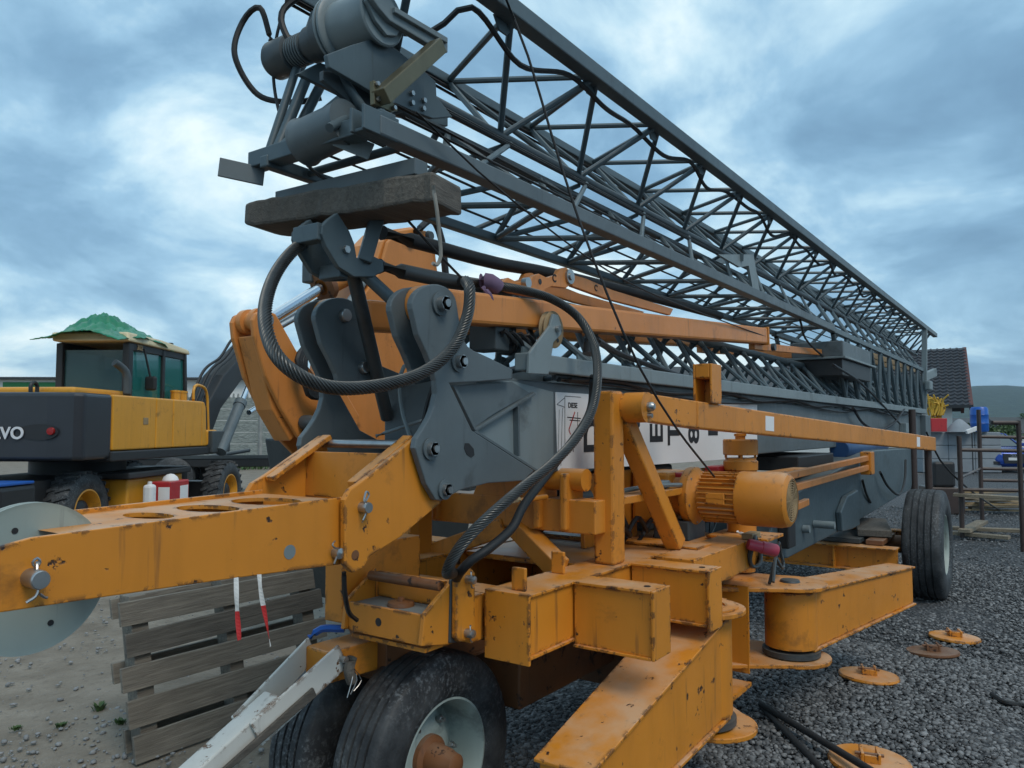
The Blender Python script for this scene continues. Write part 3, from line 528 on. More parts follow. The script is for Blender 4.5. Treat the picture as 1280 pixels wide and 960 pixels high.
for u, v in ((514, 117), (514, 129), (529, 126), (528, 136)): b = MB(); b.lathe(P(u, v, Y=1.929), (0, -1, 0), [(0, .012), (.010, .012), (.010, 0)], 6); b.build('bolt', 'steel', hd)
for a, q, r in (((384, 96), (340, 203), .02), ((404, 100), (352, 203), .02), ((446, 140), (412, 160), .016), ((413, 78), (465, 152), .018)):
    tube('frame_tube', P(*a, Y=2.34 if a[0] < 405 else 2.0), P(*q, Y=2.36 if a[0] < 405 else 1.95), r, 'steel_blue', hd)
tube('frame_tube', (1.78, 2.36, 2.66), (2.0, 2.05, 2.98), .018, 'steel_blue', hd); tube('frame_tube', (1.78, 1.79, 2.66), (2.02, 2.02, 2.98), .018, 'steel_blue', hd)
beam('cross_channel', (1.93, 1.74, 2.535), (1.90, 2.44, 2.535), .07, .058, 'grey', hd, .004); beam('cross_beam', (1.79, 1.76, 2.66), (1.79, 2.46, 2.66), .07, .06, 'steel_blue', hd, .004)
for y in (1.76,): one(lambda b: (b.box((1.68, y, 2.60), (1.84, y+.012, 2.68)), b.box((1.68, y+.055, 2.60), (1.84, y+.067, 2.68)), b.box((1.69, y+.0125, 2.60), (1.83, y+.0545, 2.612))), 'fork_lug', 'steel_blue', hd, .003)
for a, q, r in (((1.82, 1.82, 2.66), (2.15, 2.06, 3.0), .015), ((1.82, 2.34, 2.66), (2.2, 2.10, 3.0), .015), ((1.80, 2.40, 2.68), (1.98, 2.36, 3.3), .016), ((1.95, 1.80, 3.3), (2.1, 2.05, 3.02), .016), ((1.80, 2.0, 2.68), (2.1, 2.2, 3.0), .013), ((1.95, 1.80, 2.64), (1.95, 2.35, 2.64), .016)): tube('frame_tube', a, q, r, 'steel_blue', hd)
beam('foot_plate', (1.66, 2.50, 2.615), (1.80, 2.42, 2.60), .012, .07, 'grey', hd, .002)
b = MB(); b.lathe((1.80, 1.965, 2.705), (0, 1, -.10), [(0, 0), (.082, 0), (.078, .02), (.08, .2), (.088, .225), (.075, .226), (.07, .18), (0, .18)], 30); b.build('buffer_cup', 'grey', hd)
beam('strap_plate', P(420, 172, Y=2.0), P(464, 190, Y=1.90), .008, .06, 'grey_light', hd, .002)
# rear: boxes, hung cables, end post
wb = part_empty('rear_winch', crane, (8.8, 1.8, 2.4))
box('housing', (8.1, 1.70, 2.36), (9.5, 2.2, 2.52), 'grey', wb, .012); box('flange', (8.0, 1.66, 2.335), (9.6, 2.24, 2.357), 'grey_light', wb, .004); box('skirt', (8.05, 1.70, 2.17), (9.45, 2.2, 2.332), 'black', wb, .004)
cable('hung_cable', [P(1066, 510, Y=1.76), P(1080, 530, Y=1.76), P(1100, 537, Y=1.76), P(1118, 528, Y=1.76), P(1130, 512, Y=1.76)], .016, 'hose', crane, n=6, step=.1)
cable('hung_cable', [P(1040, 455, Y=1.6), P(1075, 478, Y=1.7), P(1105, 508, Y=1.76), P(1125, 530, Y=1.76)], .012, 'hose', crane, n=6, step=.1)
cable('hung_cable', [P(1000, 400, Y=1.8), P(1012, 430, Y=1.85), P(1060, 470, Y=1.9)], .010, 'hose', crane, n=6, step=.1)
box('junction_box', (10.2, 1.74, 1.52), (10.7, 1.828, 1.60), 'black', crane, .006); box('junction_box', (12.2, 1.74, 1.58), (12.6, 1.828, 1.72), 'grey_light', crane, .006)
tube('rear_post', (11.6, 1.58, .55), (11.6, 1.58, 1.90), .045, 'rusty_tube', crane); box('rear_box', (14.32, 1.75, 1.42), (14.9, 2.4, 1.86), 'grey', crane, .01)
# ---------------------------------------------------------------- undercarriage of the crane
ZP = 1.05
pf = part_empty('chassis_platform', crane, (3, 1.6, 1.0))
def ibox(name, a, b, w, z0, z1, mat='orange', parent=pf, bevel=.006):
    """box girder with slightly overhanging flanges, from plan point a to b"""
    a, b = V((*a, 0)), V((*b, 0)); d = (b-a).normalized()
    o = MB().beam(V((a.x, a.y, (z0+z1)/2)), V((b.x, b.y, (z0+z1)/2)), w-.024, z1-z0-.02).build(name, mat, parent, .003)
    for z in (z0+.005, z1-.005): MB().beam(V((a.x, a.y, z)), V((b.x, b.y, z)), w, .0105).build('flange', mat, o, .002)
    return o
ibox('longitudinal_girder', (2.33, 1.66), (3.62, 1.66), .20, .82, ZP)
ibox('cantilever_girder', (2.70, 1.563), (2.70, 1.235), .15, .80, ZP+.002); ibox('cantilever_girder', (3.20, 1.563), (3.20, 1.215), .15, .82, ZP+.002)
for x, y in ((2.70, 1.232), (3.20, 1.212)): box('end_plate', (x-.075, y-.012, .80), (x+.075, y, ZP+.002), 'orange', pf, .003)
box('end_plate', (2.316, 1.56, .80), (2.329, 1.76, ZP+.002), 'orange', pf, .003)
for x, y, h in ((2.37, 1.64, .085), (2.74, 1.70, .09)):
    box('locating_stub', (x-.008, y-.03, ZP+.001), (x+.01, y+.03, ZP+h), 'orange', pf, .004)
for x, y in ((2.70, 1.28), (3.20, 1.26)): b = MB(); b.lathe((x, y, ZP+.004), (0, 0, 1), [(0, .001), (.013, .001), (.013, 0)], 12); b.build('hole_shade', 'black', pf)  # black disc on the flange in place of a shaded hole
ibox('longitudinal_girder', (2.33, 2.50), (3.62, 2.50), .20, .82, ZP)
for x in (2.70, 3.20): ibox('cantilever_girder', (x, 2.597), (x, 2.93), .15, .80, ZP+.002)
box('deck_plate', (3.0, 1.765, 1.02), (4.35, 2.395, 1.046), 'orange', pf, .003); ibox('cross_girder', (3.72, 1.45), (3.72, 2.72), .18, .80, 1.065)
box('deck_girder', (3.36, 1.36, .90), (4.28, 1.555, 1.052), 'orange', pf, .004)
ibox('cross_girder', (2.45, 1.77), (2.45, 2.39), .14, .84, 1.02)
# core and belly girder: the rust brown stands in for deep shade
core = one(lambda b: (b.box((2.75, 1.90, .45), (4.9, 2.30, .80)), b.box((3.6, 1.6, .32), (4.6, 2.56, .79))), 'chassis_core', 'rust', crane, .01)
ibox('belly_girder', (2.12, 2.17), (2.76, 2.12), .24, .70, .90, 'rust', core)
b = MB(); b.lathe((4.3, 2.08, .80), (0, 0, 1), [(0, 0), (.55, 0), (.55, .1), (.50, .1), (.50, .19), (0, .19)], 48); b.build('slewing_ring', 'orange_clean', core)
# crosswise upper frame behind the rope
uf = part_empty('upper_frame', crane, (3.0, 2.1, 1.3))
box('cross_beam', (2.93, 1.63, 1.19), (3.05, 2.62, 1.335), 'orange_clean', uf, .006)
MB().prism([(2.93, 1.95, 1.33), (2.93, 2.30, 1.33), (2.93, 2.24, 1.445), (2.93, 2.0, 1.445)], (.10, 0, 0)).build('saddle', 'orange_clean', uf, .005)
for y in (1.76, 1.90, 2.50): box('lug', (2.90, y, 1.20), (3.06, y+.035, 1.45), 'orange_clean', uf, .01)
b = MB(); b.lathe((2.98, 1.70, 1.42), (0, 1, 0), [(0, 0), (.05, 0), (.05, .24), (0, .24)], 20); b.build('roller', 'orange_clean', uf)
for a, q in (((2.96, 2.12, 1.19), (2.9, 2.52, 1.04)), ((2.96, 2.05, 1.19), (2.86, 1.77, 1.045))): beam('brace', a, q, .09, .085, 'orange_clean', uf, .006)
box('upright', (2.75, 2.5, 1.0), (2.87, 2.60, 1.42), 'orange_clean', uf, .006); box('upright', (2.60, 2.40, 1.0), (2.66, 2.46, 1.40), 'orange_clean', uf, .006)
tube('handle', (2.90, 1.86, 1.345), (2.70, 1.88, 1.34), .012, 'orange_clean', uf); one(lambda b: b.path([(2.71, 1.88, 1.342), (2.66, 1.87, 1.352), (2.62, 1.89, 1.338)], .017, 8, .02), 'wrapped_grip', 'cream', uf)
box('tray', (3.05, 1.62, 1.30), (6.4, 1.74, 1.335), 'orange_clean', uf, .004); box('tray', (3.05, 2.30, 1.30), (6.4, 2.42, 1.335), 'orange_clean', uf, .004)
for i, (x, y, l, h, m_, lab) in enumerate(((3.95, 1.64, .16, .07, 'red', 'small red box stowed nearest the brace under the banner'), (4.16, 1.65, .22, .06, 'red', 'flat red box in the middle of the tray under the banner'), (4.45, 1.64, .28, .085, 'red', 'taller red box on the tray behind the motor'), (3.6, 1.66, .2, .04, 'grey_light', 'grey bundle on the orange tray under the banner'))):
    tag(box('stowed_box', (x, y, 1.337), (x+l, y+.09, 1.337+h), m_, None, .01), lab, 'box', 'boxes stowed on the tray')
cable('hose', [(3.2, 1.72, 1.345), (3.6, 1.66, 1.36), (4.0, 1.63, 1.345), (4.4, 1.7, 1.35)], .012, 'grey_light', crane, n=6, step=.05)
# post and its brace, long swing beam
ps = part_empty('support_post', crane, (3.1, 1.66, 1.05)); px, py = 3.075, 1.64
one(lambda b: (b.box((px-.055, py-.05, ZP+.001), (px+.055, py+.05, 1.815)),), 'post', 'orange', ps, .012)
one(lambda b: (b.box((px+.0555, py-.035, ZP+.001), (px+.085, py+.035, 1.70)),), 'post_stiffener', 'orange', ps, .006)
beam('post_brace', (px+.085, py-.02, 1.70), (3.62, py-.08, ZP+.02), .085, .085, 'orange', ps, .010, hint=V((0, 1, 0)))
b = MB(); b.lathe((px+.075, 1.482, 1.742), (0, 1, 0), [(0, 0), (.068, 0), (.068, .107), (0, .107)], 32); b.build('hinge_plate', 'orange', ps)
one(lambda b: (b.lathe((px+.08, 1.482, 1.745), (0, -1, 0), [(0, .03), (.012, .03), (.02, .022), (.022, .01), (.022, 0)], 18), b.lathe((px+.078, 1.482, 1.705), (0, -1, 0), [(0, .02), (.01, .02), (.012, 0)], 12)), 'hinge_bolt', 'steel', ps)
sb = part_empty('swing_beam', crane, (5.8, 1.3, 1.6))
S0, S1, S2 = V((px+.09, 1.515, 1.742)), V((3.62, 1.47, 1.715)), V((8.75, 1.02, 1.49))
MB().beam(S0, S1, .055, .125, .06, .135).build('beam_root', 'orange', sb, .006)
MB().beam(S1, S2, .07, .135, .07, .135).build('beam', 'orange_clean', sb, .008); dS = (S2-S1).normalized()
for t, w_, h_ in ((.175, .125, .085), (.86, .12, .09)):
    c = S1.lerp(S2, t); s_ = dS.cross(V((0, 0, 1))).normalized(); s_ = s_ if s_.y < 0 else -s_; u_ = s_.cross(dS); u_ = u_ if u_.z > 0 else -u_
    c = c+s_*.0352; MB().prism([c-dS*w_/2-u_*h_/2, c+dS*w_/2-u_*h_/2, c+dS*w_/2+u_*h_/2, c-dS*w_/2+u_*h_/2], s_*.0012).build('paper_label', 'white', sb)
c = S1.lerp(S2, .035)+V((0, 0, .068))
def chute(b):
    x0, x1, y0, y1 = c.x-.07, c.x+.07, c.y-.05, c.y+.05; z0, z1 = c.z-.002, c.z+.20
    b.box((x0, y0, z0), (x1, y0+.012, z1)); b.box((x0, y1-.012, z0), (x1, y1, z1)); b.box((x1-.012, y0+.0125, z0), (x1, y1-.0125, z1)); b.box((x0, y0+.0125, z1-.07), (x0+.012, y1-.0125, z1)); b.box((x0+.0125, y0+.0125, z1-.075), (x1-.0125, y1-.0125, z1-.065))
one(chute, 'socket', 'orange', sb, .004)
tube('hanger', S2+V((-.08, .03, -.60)), S2+V((-.08, .03, -.06)), .034, 'rusty_tube', sb)
# hoist winch sitting in the dark under the mast
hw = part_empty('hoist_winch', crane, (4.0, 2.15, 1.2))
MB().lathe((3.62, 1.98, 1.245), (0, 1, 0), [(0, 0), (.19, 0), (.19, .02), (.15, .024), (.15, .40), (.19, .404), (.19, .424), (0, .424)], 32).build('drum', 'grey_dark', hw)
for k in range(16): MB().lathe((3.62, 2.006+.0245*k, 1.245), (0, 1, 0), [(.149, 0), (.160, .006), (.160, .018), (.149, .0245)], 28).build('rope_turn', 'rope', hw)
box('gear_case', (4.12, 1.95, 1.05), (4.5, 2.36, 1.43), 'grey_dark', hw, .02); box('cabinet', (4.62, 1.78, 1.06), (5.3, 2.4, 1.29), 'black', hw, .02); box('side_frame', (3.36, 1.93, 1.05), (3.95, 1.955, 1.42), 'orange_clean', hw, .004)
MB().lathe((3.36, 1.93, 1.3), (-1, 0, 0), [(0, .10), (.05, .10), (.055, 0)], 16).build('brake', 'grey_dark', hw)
for k in range(5): cable('hose', [(3.3+.2*k, 1.80, 1.06), (3.4+.22*k, 1.75+.02*k, 1.16+.03*(k%2)), (3.6+.2*k, 1.80, 1.10), (3.75+.2*k, 1.93, 1.2)], .013, 'hose', hw, n=6, step=.04)
# geared motors
def fins(b, c, ax, r, h0, h1, n=22):
    d, a, e = frame(V(ax))
    for i in range(n):
        t = 2*math.pi*i/n; k = a*math.cos(t)+e*math.sin(t); b.beam(V(c)+d*h0+k*r, V(c)+d*h1+k*r, .005, .022, hint=k)
mx, mz = 4.0, 1.285
hm = part_empty('horizontal_motor', crane, (mx, 1.4, mz)); ax = (0, -1, 0)
b = MB(); b.lathe((mx, 1.70, mz), ax, [(0, 0), (.11, 0), (.11, .05), (.15, .055), (.155, .07), (.155, .10), (.14, .115), (.12, .125), (.105, .145), (0, .145)], 40); b.build('gearbox_flange', 'orange_clean', hm)
b = MB(); b.lathe((mx, 1.57, mz), ax, [(0, 0), (.10, 0), (.115, .01), (.115, .23), (0, .23)], 32); b.build('motor_body', 'orange_clean', hm)
b = MB(); fins(b, (mx, 1.57, mz), ax, .124, .02, .215, 30); b.build('cooling_fins', 'orange_clean', hm)
b = MB(); b.lathe((mx, 1.345, mz), ax, [(.125, -.01), (.138, -.008), (.14, 0), (.14, .20), (.132, .235), (.112, .25), (.108, .25)], 44); b.build('fan_cowl', 'orange_clean', hm)
def grille(b):
    for k in range(9): b.lathe((mx, 1.102, mz), ax, [(.012*k+.006, 0), (.012*k+.011, 0), (.012*k+.011, .005), (.012*k+.006, .005)], 30, closed=True)
    for k in range(6): t = k*math.pi/6; b.beam((mx-math.cos(t)*.108, 1.1, mz-math.sin(t)*.108), (mx+math.cos(t)*.108, 1.1, mz+math.sin(t)*.108), .005, .005)
one(grille, 'fan_grille', 'tan', hm); one(lambda b: b.lathe((mx, 1.118, mz), ax, [(0, 0), (.108, 0), (.108, .001)], 30), 'fan_shade_disc', 'black', hm)  # black disc paints the shade behind the grille
box('terminal_pad', (mx-.135, 1.40, mz-.03), (mx-.118, 1.50, mz+.03), 'orange_clean', hm, .004)
for k in range(6): t = k*math.pi/3+.3; b = MB(); b.lathe((mx+math.cos(t)*.135, 1.60, mz+math.sin(t)*.135), ax, [(0, .016), (.011, .016), (.011, 0)], 6); b.build('bolt', 'steel', hm)
box('gearbox', (mx-.14, 1.70, mz-.15), (mx+.14, 1.92, mz+.13), 'orange_clean', hm, .02); box('mount', (mx-.12, 1.6, 1.053), (mx+.12, 1.8, mz-.13), 'grey_dark', hm, .006)
vx, vy = 4.60, 1.56
vm = part_empty('slewing_motor', crane, (vx, vy, 1.3))
b = MB(); b.lathe((vx, vy, 0), (0, 0, 1), [(0, .80), (.075, .80), (.075, .98), (.12, .985), (.125, 1.0), (.12, 1.02), (.085, 1.03), (.085, 1.12), (.11, 1.13), (.11, 1.15), (.08, 1.16), (.08, 1.40), (0, 1.40)], 32); b.build('gear_housing', 'orange_clean', vm)
b = MB(); fins(b, (vx, vy, 0), (0, 0, 1), .082, 1.2, 1.40, 26); b.build('cooling_fins', 'orange_clean', vm)
b = MB(); b.lathe((vx, vy, 0), (0, 0, 1), [(0, 1.395), (.10, 1.40), (.102, 1.45), (.09, 1.46), (.09, 1.47), (0, 1.47)], 32); b.build('collar', 'orange_clean', vm)
b = MB(); b.lathe((vx, vy, 0), (0, 0, 1), [(0, 1.488), (.098, 1.488), (.102, 1.492), (.102, 1.575), (.096, 1.582), (0, 1.582)], 36); b.build('rain_cap', 'orange_clean', vm)
b = MB(); b.lathe((vx, vy, 0), (0, 0, 1), [(0, 1.582), (.03, 1.582), (.03, 1.60), (.036, 1.602), (.036, 1.615), (.012, 1.62), (.008, 1.64), (0, 1.64)], 16); b.build('grease_cap', 'orange_clean', vm)
for k in range(4): t = k*math.pi/2+.4; box('spacer', (vx+math.cos(t)*.085-.006, vy+math.sin(t)*.085-.006, 1.47), (vx+math.cos(t)*.085+.006, vy+math.sin(t)*.085+.006, 1.49), 'orange_clean', vm)
box('mount_plate', (vx-.16, vy-.2, 1.0), (vx+.16, vy+.16, 1.018), 'orange', vm, .003)
cc = P(942, 688, Y=1.36)
for k in range(3): cable('supply_cable', [cc+V((math.cos(t)*(.085-.006*k)-.02*k, -.012*k+.01*math.sin(2*t), math.sin(t)*(.088-.004*k)))for t in np.linspace(.4+k, 6.9+k, 18)], .0095, 'grey_dark' if k else 'hose', vm, n=6, step=.02)
for k in range(2):
    cable('supply_cable', [(vx-.1, vy-.14, 1.02), (vx-.14, vy-.22, .95), (vx-.1, vy-.26, .86), (vx, vy-.24, .87), (vx+.01, vy-.22, .95), (vx-.08, vy-.24, .99), (vx-.18, vy-.25, .92), (vx-.3, vy-.25-.02*k, .80+.01*k)], .010, 'grey_dark' if k else 'hose', vm, n=6, step=.02)
one(lambda b: b.lathe(P(935, 680, Y=1.34), (.55, -.75, -.22), [(0, 0), (.026, 0), (.03, .01), (.03, .07), (.034, .075), (.034, .15), (.027, .16), (.024, .16), (0, .15)], 20), 'power_plug', 'plug', vm)
cable('supply_cable', [(4.35, 1.5, 1.06), (4.3, 1.42, 1.04), (4.28, 1.40, .98), (4.3, 1.42, .90)], .009, 'white', vm, n=6, step=.02); box('latch', (4.12, 1.34, 1.054), (4.26, 1.40, 1.085), 'tan', vm, .004)
# outriggers folded along the chassis, with their pivot plates
def outrigger(pv, end, w0, w1, zt0, zt1, zb0, zb1):
    o = part_empty('outrigger', crane, (*pv, .5)); a, e = V((*pv, 0)), V((*end, 0)); d = (e-a).normalized(); s_ = V((-d.y, d.x, 0))
    vs = []
    for c, w, zb, zt in ((a, w0, zb0, zt0), (e, w1, zb1, zt1)):
        for i, z in ((-1, zb), (1, zb), (1, zt), (-1, zt)): vs.append(c+s_*i*w/2+V((0, 0, z)))
    MB().add(vs, [(3,2,1,0),(4,5,6,7),(0,1,5,4),(1,2,6,5),(2,3,7,6),(3,0,4,7)]).build('leg_box', 'orange', o, .006)
    for top in (0, 1):
        vv = []
        for c, w, z in ((a, w0+.03, (zb0, zt0)[top]), (e+d*.012, w1+.03, (zb1, zt1)[top])):
            for i in (-1, 1):
                for dz in ((-.014, -.001) if not top else (.001, .014)): vv.append(c+s_*i*w/2+V((0, 0, z+dz)))
        MB().add(vv, [(0,1,3,2),(4,6,7,5),(0,4,5,1),(2,3,7,6),(1,5,7,3),(0,2,6,4)]).build('flange', 'orange', o, .003)
    MB().lathe((a.x, a.y, zb0), (0, 0, 1), [(0, .0), (w0*.56, 0), (w0*.56, zt0-zb0), (0, zt0-zb0)], 36).build('pivot_barrel', 'orange', o)
    MB().lathe((a.x, a.y, zb0-.045), (0, 0, 1), [(0, 0), (w0*.62, 0), (w0*.62, .028), (0, .028)], 36).build('bearing_ring', 'grey_dark', o)
    return o
oa = outrigger((3.40, 1.36), (2.22, 1.36), .26, .19, .80, .53, .38, .30)
ob = outrigger((4.48, 1.25), (5.90, .90), .25, .15, .745, .70, .44, .47)
jq = P(720, 951, Z=.54)
MB().lathe((jq.x, jq.y, .30), (0, 0, 1), [(0, 0), (.034, 0), (.034, .225), (.03, .235), (0, .24)], 24).build('jack_screw', 'disc_grey', oa)
box('jack_nut', (jq.x-.05, jq.y-.045, .38), (jq.x+.05, jq.y+.045, .44), 'orange', oa, .004)
def pivot_plate(cx, cy, r, z, th, tx, ty, wd):
    c = V((cx, cy, z)); t = V((tx, ty, z)); d = (c-t).normalized(); n_ = V((-d.y, d.x, 0)); a0 = math.atan2(d.y, d.x)
    poly = [t-n_*wd, ]+[c+V((math.cos(a0+k)*r, math.sin(a0+k)*r, 0)) for k in np.linspace(-1.7, 1.7, 22)]+[t+n_*wd]
    return MB().prism(poly, (0, 0, th)).build('pivot_plate', 'orange', crane, .004)
pivot_plate(3.40, 1.34, .19, .822, .022, 3.6, 1.75, .26); pivot_plate(3.44, 1.32, .20, .300, .022, 3.7, 1.75, .30)
pivot_plate(4.48, 1.25, .20, .765, .022, 4.3, 1.75, .30); pivot_plate(4.48, 1.25, .21, .365, .022, 4.3, 1.75, .34)
for x, y, z in ((3.40, 1.34, .845), (4.48, 1.25, .788)): MB().lathe((x, y, z), (0, 0, 1), [(0, .014), (.05, .012), (.055, 0)], 20).build('pivot_cap', 'grey_dark', crane)
MB().lathe((3.40, 1.34, .845), (0, 0, 1), [(.10, 0), (.16, 0), (.16, .008), (.10, .008)], 30, closed=True).build('wear_ring', 'orange', crane)
box('web_plate', (3.70, 1.34, .30), (3.716, 1.62, .82), 'orange', crane); box('web_plate', (4.15, 1.38, .34), (4.166, 1.62, .80), 'orange', crane)
MB().prism([(3.72, 1.35, .297), (4.1, 1.35, .297), (4.1, 1.6, .297), (3.72, 1.6, .297)], (0, 0, .02)).build('foot_plate', 'orange', crane)
# front pocket, ear plate
pk = part_empty('front_pocket', crane, (2.0, 1.95, 1.0))
PKS = [(531, 768), (560, 733), (566, 724), (566, 804), (556, 806), (527, 808)]
for y in (1.775, 2.155): MB().prism([P(u, v, Y=1.775)+V((0, y-1.775, 0)) for u, v in PKS], (0, .018, 0)).build('side_plate', 'orange', pk, .003)
f0, f1 = P(527, 808, Y=1.794), P(531, 768, Y=1.794); g0 = P(566, 804, Y=1.794); g1 = P(566, 726, Y=1.794); wy = 2.154-1.794
box('front_plate', (f0.x, 1.794, f0.z), (f0.x+.016, 2.154, f1.z), 'orange', pk, .002); box('floor_plate', (f0.x+.0165, 1.794, f1.z-.02), (g0.x, 2.154, f1.z-.006), 'grey_light', pk, .002); box('back_plate', (g0.x-.02, 1.794, f1.z-.004), (g0.x-.004, 2.154, g1.z), 'orange', pk, .002); box('bottom_plate', (f0.x+.017, 1.794, g0.z), (g0.x, 2.154, g0.z+.014), 'orange', pk)
fm = ((f0.x+g0.x)/2, 1.97, f1.z-.0055); one(lambda b: b.lathe(fm, (0, 0, 1), [(0, .03), (.012, .03), (.012, .016), (.048, .014), (.05, 0)], 24), 'pivot_washer', 'rust', pk)
one(lambda b: b.lathe((f0.x, 2.0, (f0.z+f1.z)/2), (-1, 0, 0), [(0, .001), (.015, .001), (.015, 0)], 14), 'bored_hole_disc', 'black', pk)  # black disc painted as the dark inside of the bore
tube('cross_pin', (g0.x-.06, 1.80, g1.z-.01), (g0.x-.06, 2.15, g1.z-.01), .018, 'rust', pk, n=14)
plate('ear_plate', [(571, 722), (577, 713), (588, 709), (594, 716), (594, 790), (586, 800), (575, 803), (570, 798)], 1.745, .022, 'orange', crane, .004)
plate('ear_gap_shade', [(564, 726), (571, 716), (575, 716), (575, 803), (562, 804)], 1.768, .014, 'grey_dark', crane)  # dark plate stands in for the shade of the gap beside the ear
for u, v in ((584, 724), (583, 791)):
    c = P(u, v, Y=1.745); one(lambda b: b.lathe(c, (0, -1, 0), [(0, .036), (.014, .034), (.016, .026), (.016, 0)], 14), 'pin', 'steel', crane); cable('cotter_pin', [c+V((.0, -.018, .03)), c+V((-.008, -.024, .0)), c+V((0, -.022, -.028)), c+V((.01, -.02, -.03))], .003, 'steel', crane, n=6, step=.006)
box('filler_block', (2.26, 1.78, .86), (2.34, 2.15, 1.03), 'orange', crane, .004)
box('front_beam', (2.02, 2.20, .92), (2.45, 2.30, 1.20), 'orange', crane, .005)
# wheels
def wheel(parent, c, R, w, Rr, out, rimmat, ribs=5, hubmat='orange', nuts=8, dish=.08, hub=.11, stick=1):
    e = part_empty('wheel', parent, c); c = V(c); h = w/2; pr = []
    pr += [(Rr*.98, h*.86), (Rr*1.04, h*.97), (Rr+(R-Rr)*.35, h*1.04), (Rr+(R-Rr)*.7, h*1.0), (R*.965, h*.90), (R*.985, h*.82)]
    n_ = ribs
    for i in range(n_):
        a, b_ = h*.82-(2*h*.82)*i/n_, h*.82-(2*h*.82)*(i+1)/n_; gsz = h*.05; cr = lambda y: R*(1-.012*(y/h)**2)
        if i: pr += [(cr(a)-.014, a-gsz*.4), (cr(a), a-gsz)]
        pr += [(cr((a+b_)/2), (a+b_)/2)]
        if i < n_-1: pr += [(cr(b_), b_+gsz), (cr(b_)-.014, b_+gsz*.4)]
    pr += [(R*.985, -h*.82), (R*.965, -h*.90), (Rr+(R-Rr)*.5, -h*1.03), (Rr*.98, -h*.86)]
    ov = V((0, out, 0)); MB().lathe(c, ov, pr, 72).build('tyre', 'tyre', e)
    MB().lathe(c, ov, [(Rr*.99, h*.84), (Rr*1.0, h*.90), (Rr*.965, h*.91), (Rr*.93, h*.78), (Rr*.90, h*.5), (Rr*.88, h*.2), (Rr*.84, h*.86-dish*1.6), (Rr*.75, h*.86-dish*1.5), (Rr*.5, h*.86-dish), (0, h*.86-dish)], 56).build('rim', rimmat, e)
    z0 = h*.86-dish; MB().lathe(c, ov, [(hub*1.0, z0), (hub*.98, z0+.02), (hub*.72, z0+.03), (hub*.62, z0+.10*stick), (hub*.55, z0+.115*stick), (hub*.5, z0+.14*stick), (hub*.3, z0+.15*stick), (0, z0+.15*stick)], 32).build('hub', hubmat, e)
    for k in range(nuts):
        t = 2*math.pi*k/nuts; MB().lathe(c+V((math.cos(t)*Rr*.60, out*(z0-.006), math.sin(t)*Rr*.60)), ov, [(0, .03), (.008, .03), (.009, .016), (.014, .016), (.015, 0)], 6, False).build('wheel_nut', 'steel', e)
    return e
wheel(crane, (8.55, 1.06, .525), .525, .34, .29, -1, 'disc_grey', dish=.14, stick=.6); wheel(crane, (8.55, 3.10, .525), .525, .34, .29, 1, 'disc_grey', dish=.14, stick=.6)
# rear axle and grey drawbeam
ra = part_empty('rear_axle', crane, (8.3, YC, .45))
def ib(x0, x1, z0, z1):
    box('axle_web', ((x0+x1)/2-.01, 1.22, z0+.013), ((x0+x1)/2+.01, 2.95, z1-.013), 'orange', ra)
    box('axle_flange', (x0, 1.22, z0), (x1, 2.95, z0+.012), 'orange', ra); box('axle_flange', (x0, 1.22, z1-.012), (x1, 2.95, z1), 'orange', ra)
ib(7.75, 7.95, .33, .55); ib(8.62, 8.78, .40, .62); tube('axle_tube', (8.55, 1.25, .525), (8.55, 2.95, .525), .06, 'rust', ra, n=14)
for y in (1.75, 2.4): box('stiffener', (7.76, y, .343), (7.94, y+.014, .537), 'orange', ra)
box('spring_seat', (7.9, 1.35, .556), (8.9, 1.5, .60), 'rust', ra, .005); box('cross_sill', (7.9, 1.55, .56), (8.7, 2.7, .60), 'grey_dark', ra, .004)
gb = part_empty('drawbeam', crane, (8, 1.8, 1.0))
MB().prism([P(u, v, Y=1.60) for u, v in ((958, 680), (975, 697), (985, 698), (1000, 690), (1058, 660), (1139, 611), (1147, 570), (1140, 560), (1092, 563), (985, 622), (972, 640))], (0, .40, 0)).build('beam_box', 'steel_blue', gb, .012)
MB().prism([P(u, v, Y=1.598) for u, v in ((1052, 620), (1066, 612), (1068, 656), (1058, 661), (1046, 664), (1044, 640))], (0, -.05, 0)).build('side_pad', 'steel_blue', gb, .01)
for u, v in ((1004, 661), (1017, 655)): c = P(u, v, Y=1.598); one(lambda b: b.lathe(c, (0, -1, 0), [(0, .16 if u > 1010 else .05), (.03, .16 if u > 1010 else .05), (.03, 0)], 14), 'stub_pin', 'grey_light', gb)
box('black_buffer', (5.45, 1.52, .82), (5.62, 1.598, 1.0), 'black', gb, .01)
cable('hose', [P(1100, 590, Y=1.55), P(1110, 608, Y=1.52), P(1124, 618, Y=1.52), P(1131, 600, Y=1.54), P(1132, 575, Y=1.56)], .014, 'hose', gb, n=6, step=.06)
cable('hose', [P(1078, 600, Y=1.585), P(1082, 615, Y=1.58), P(1088, 628, Y=1.59)], .012, 'hose', gb, n=6, step=.06)
for y, z in ((1.50, 1.27), (1.50, 1.36)): 
    beam('tie_bar', (5.0, y, z-.04), (8.1, y, z), .04, .05, 'orange_arm', crane, .005)
box('bar_clamp', (8.05, 1.46, 1.20), (8.22, 1.56, 1.42), 'orange', crane, .008); beam('tie_bar', (4.9, 1.54, 1.06), (6.0, 1.54, 1.10), .04, .05, 'orange_arm', crane, .005)
rt_ = MB().lathe((8.3, 1.80, 1.43), (1, 0, 0), [(0, 0), (.09, 0), (.10, .02), (.105, .8), (.095, 1.2), (.10, 2.2), (.09, 2.22), (0, 2.22)], 24).build('rolled_tarpaulin', 'blue_tarp')
tag(rt_, 'rolled blue tarpaulin lying on the grey drawbeam below the mast', 'tarpaulin')
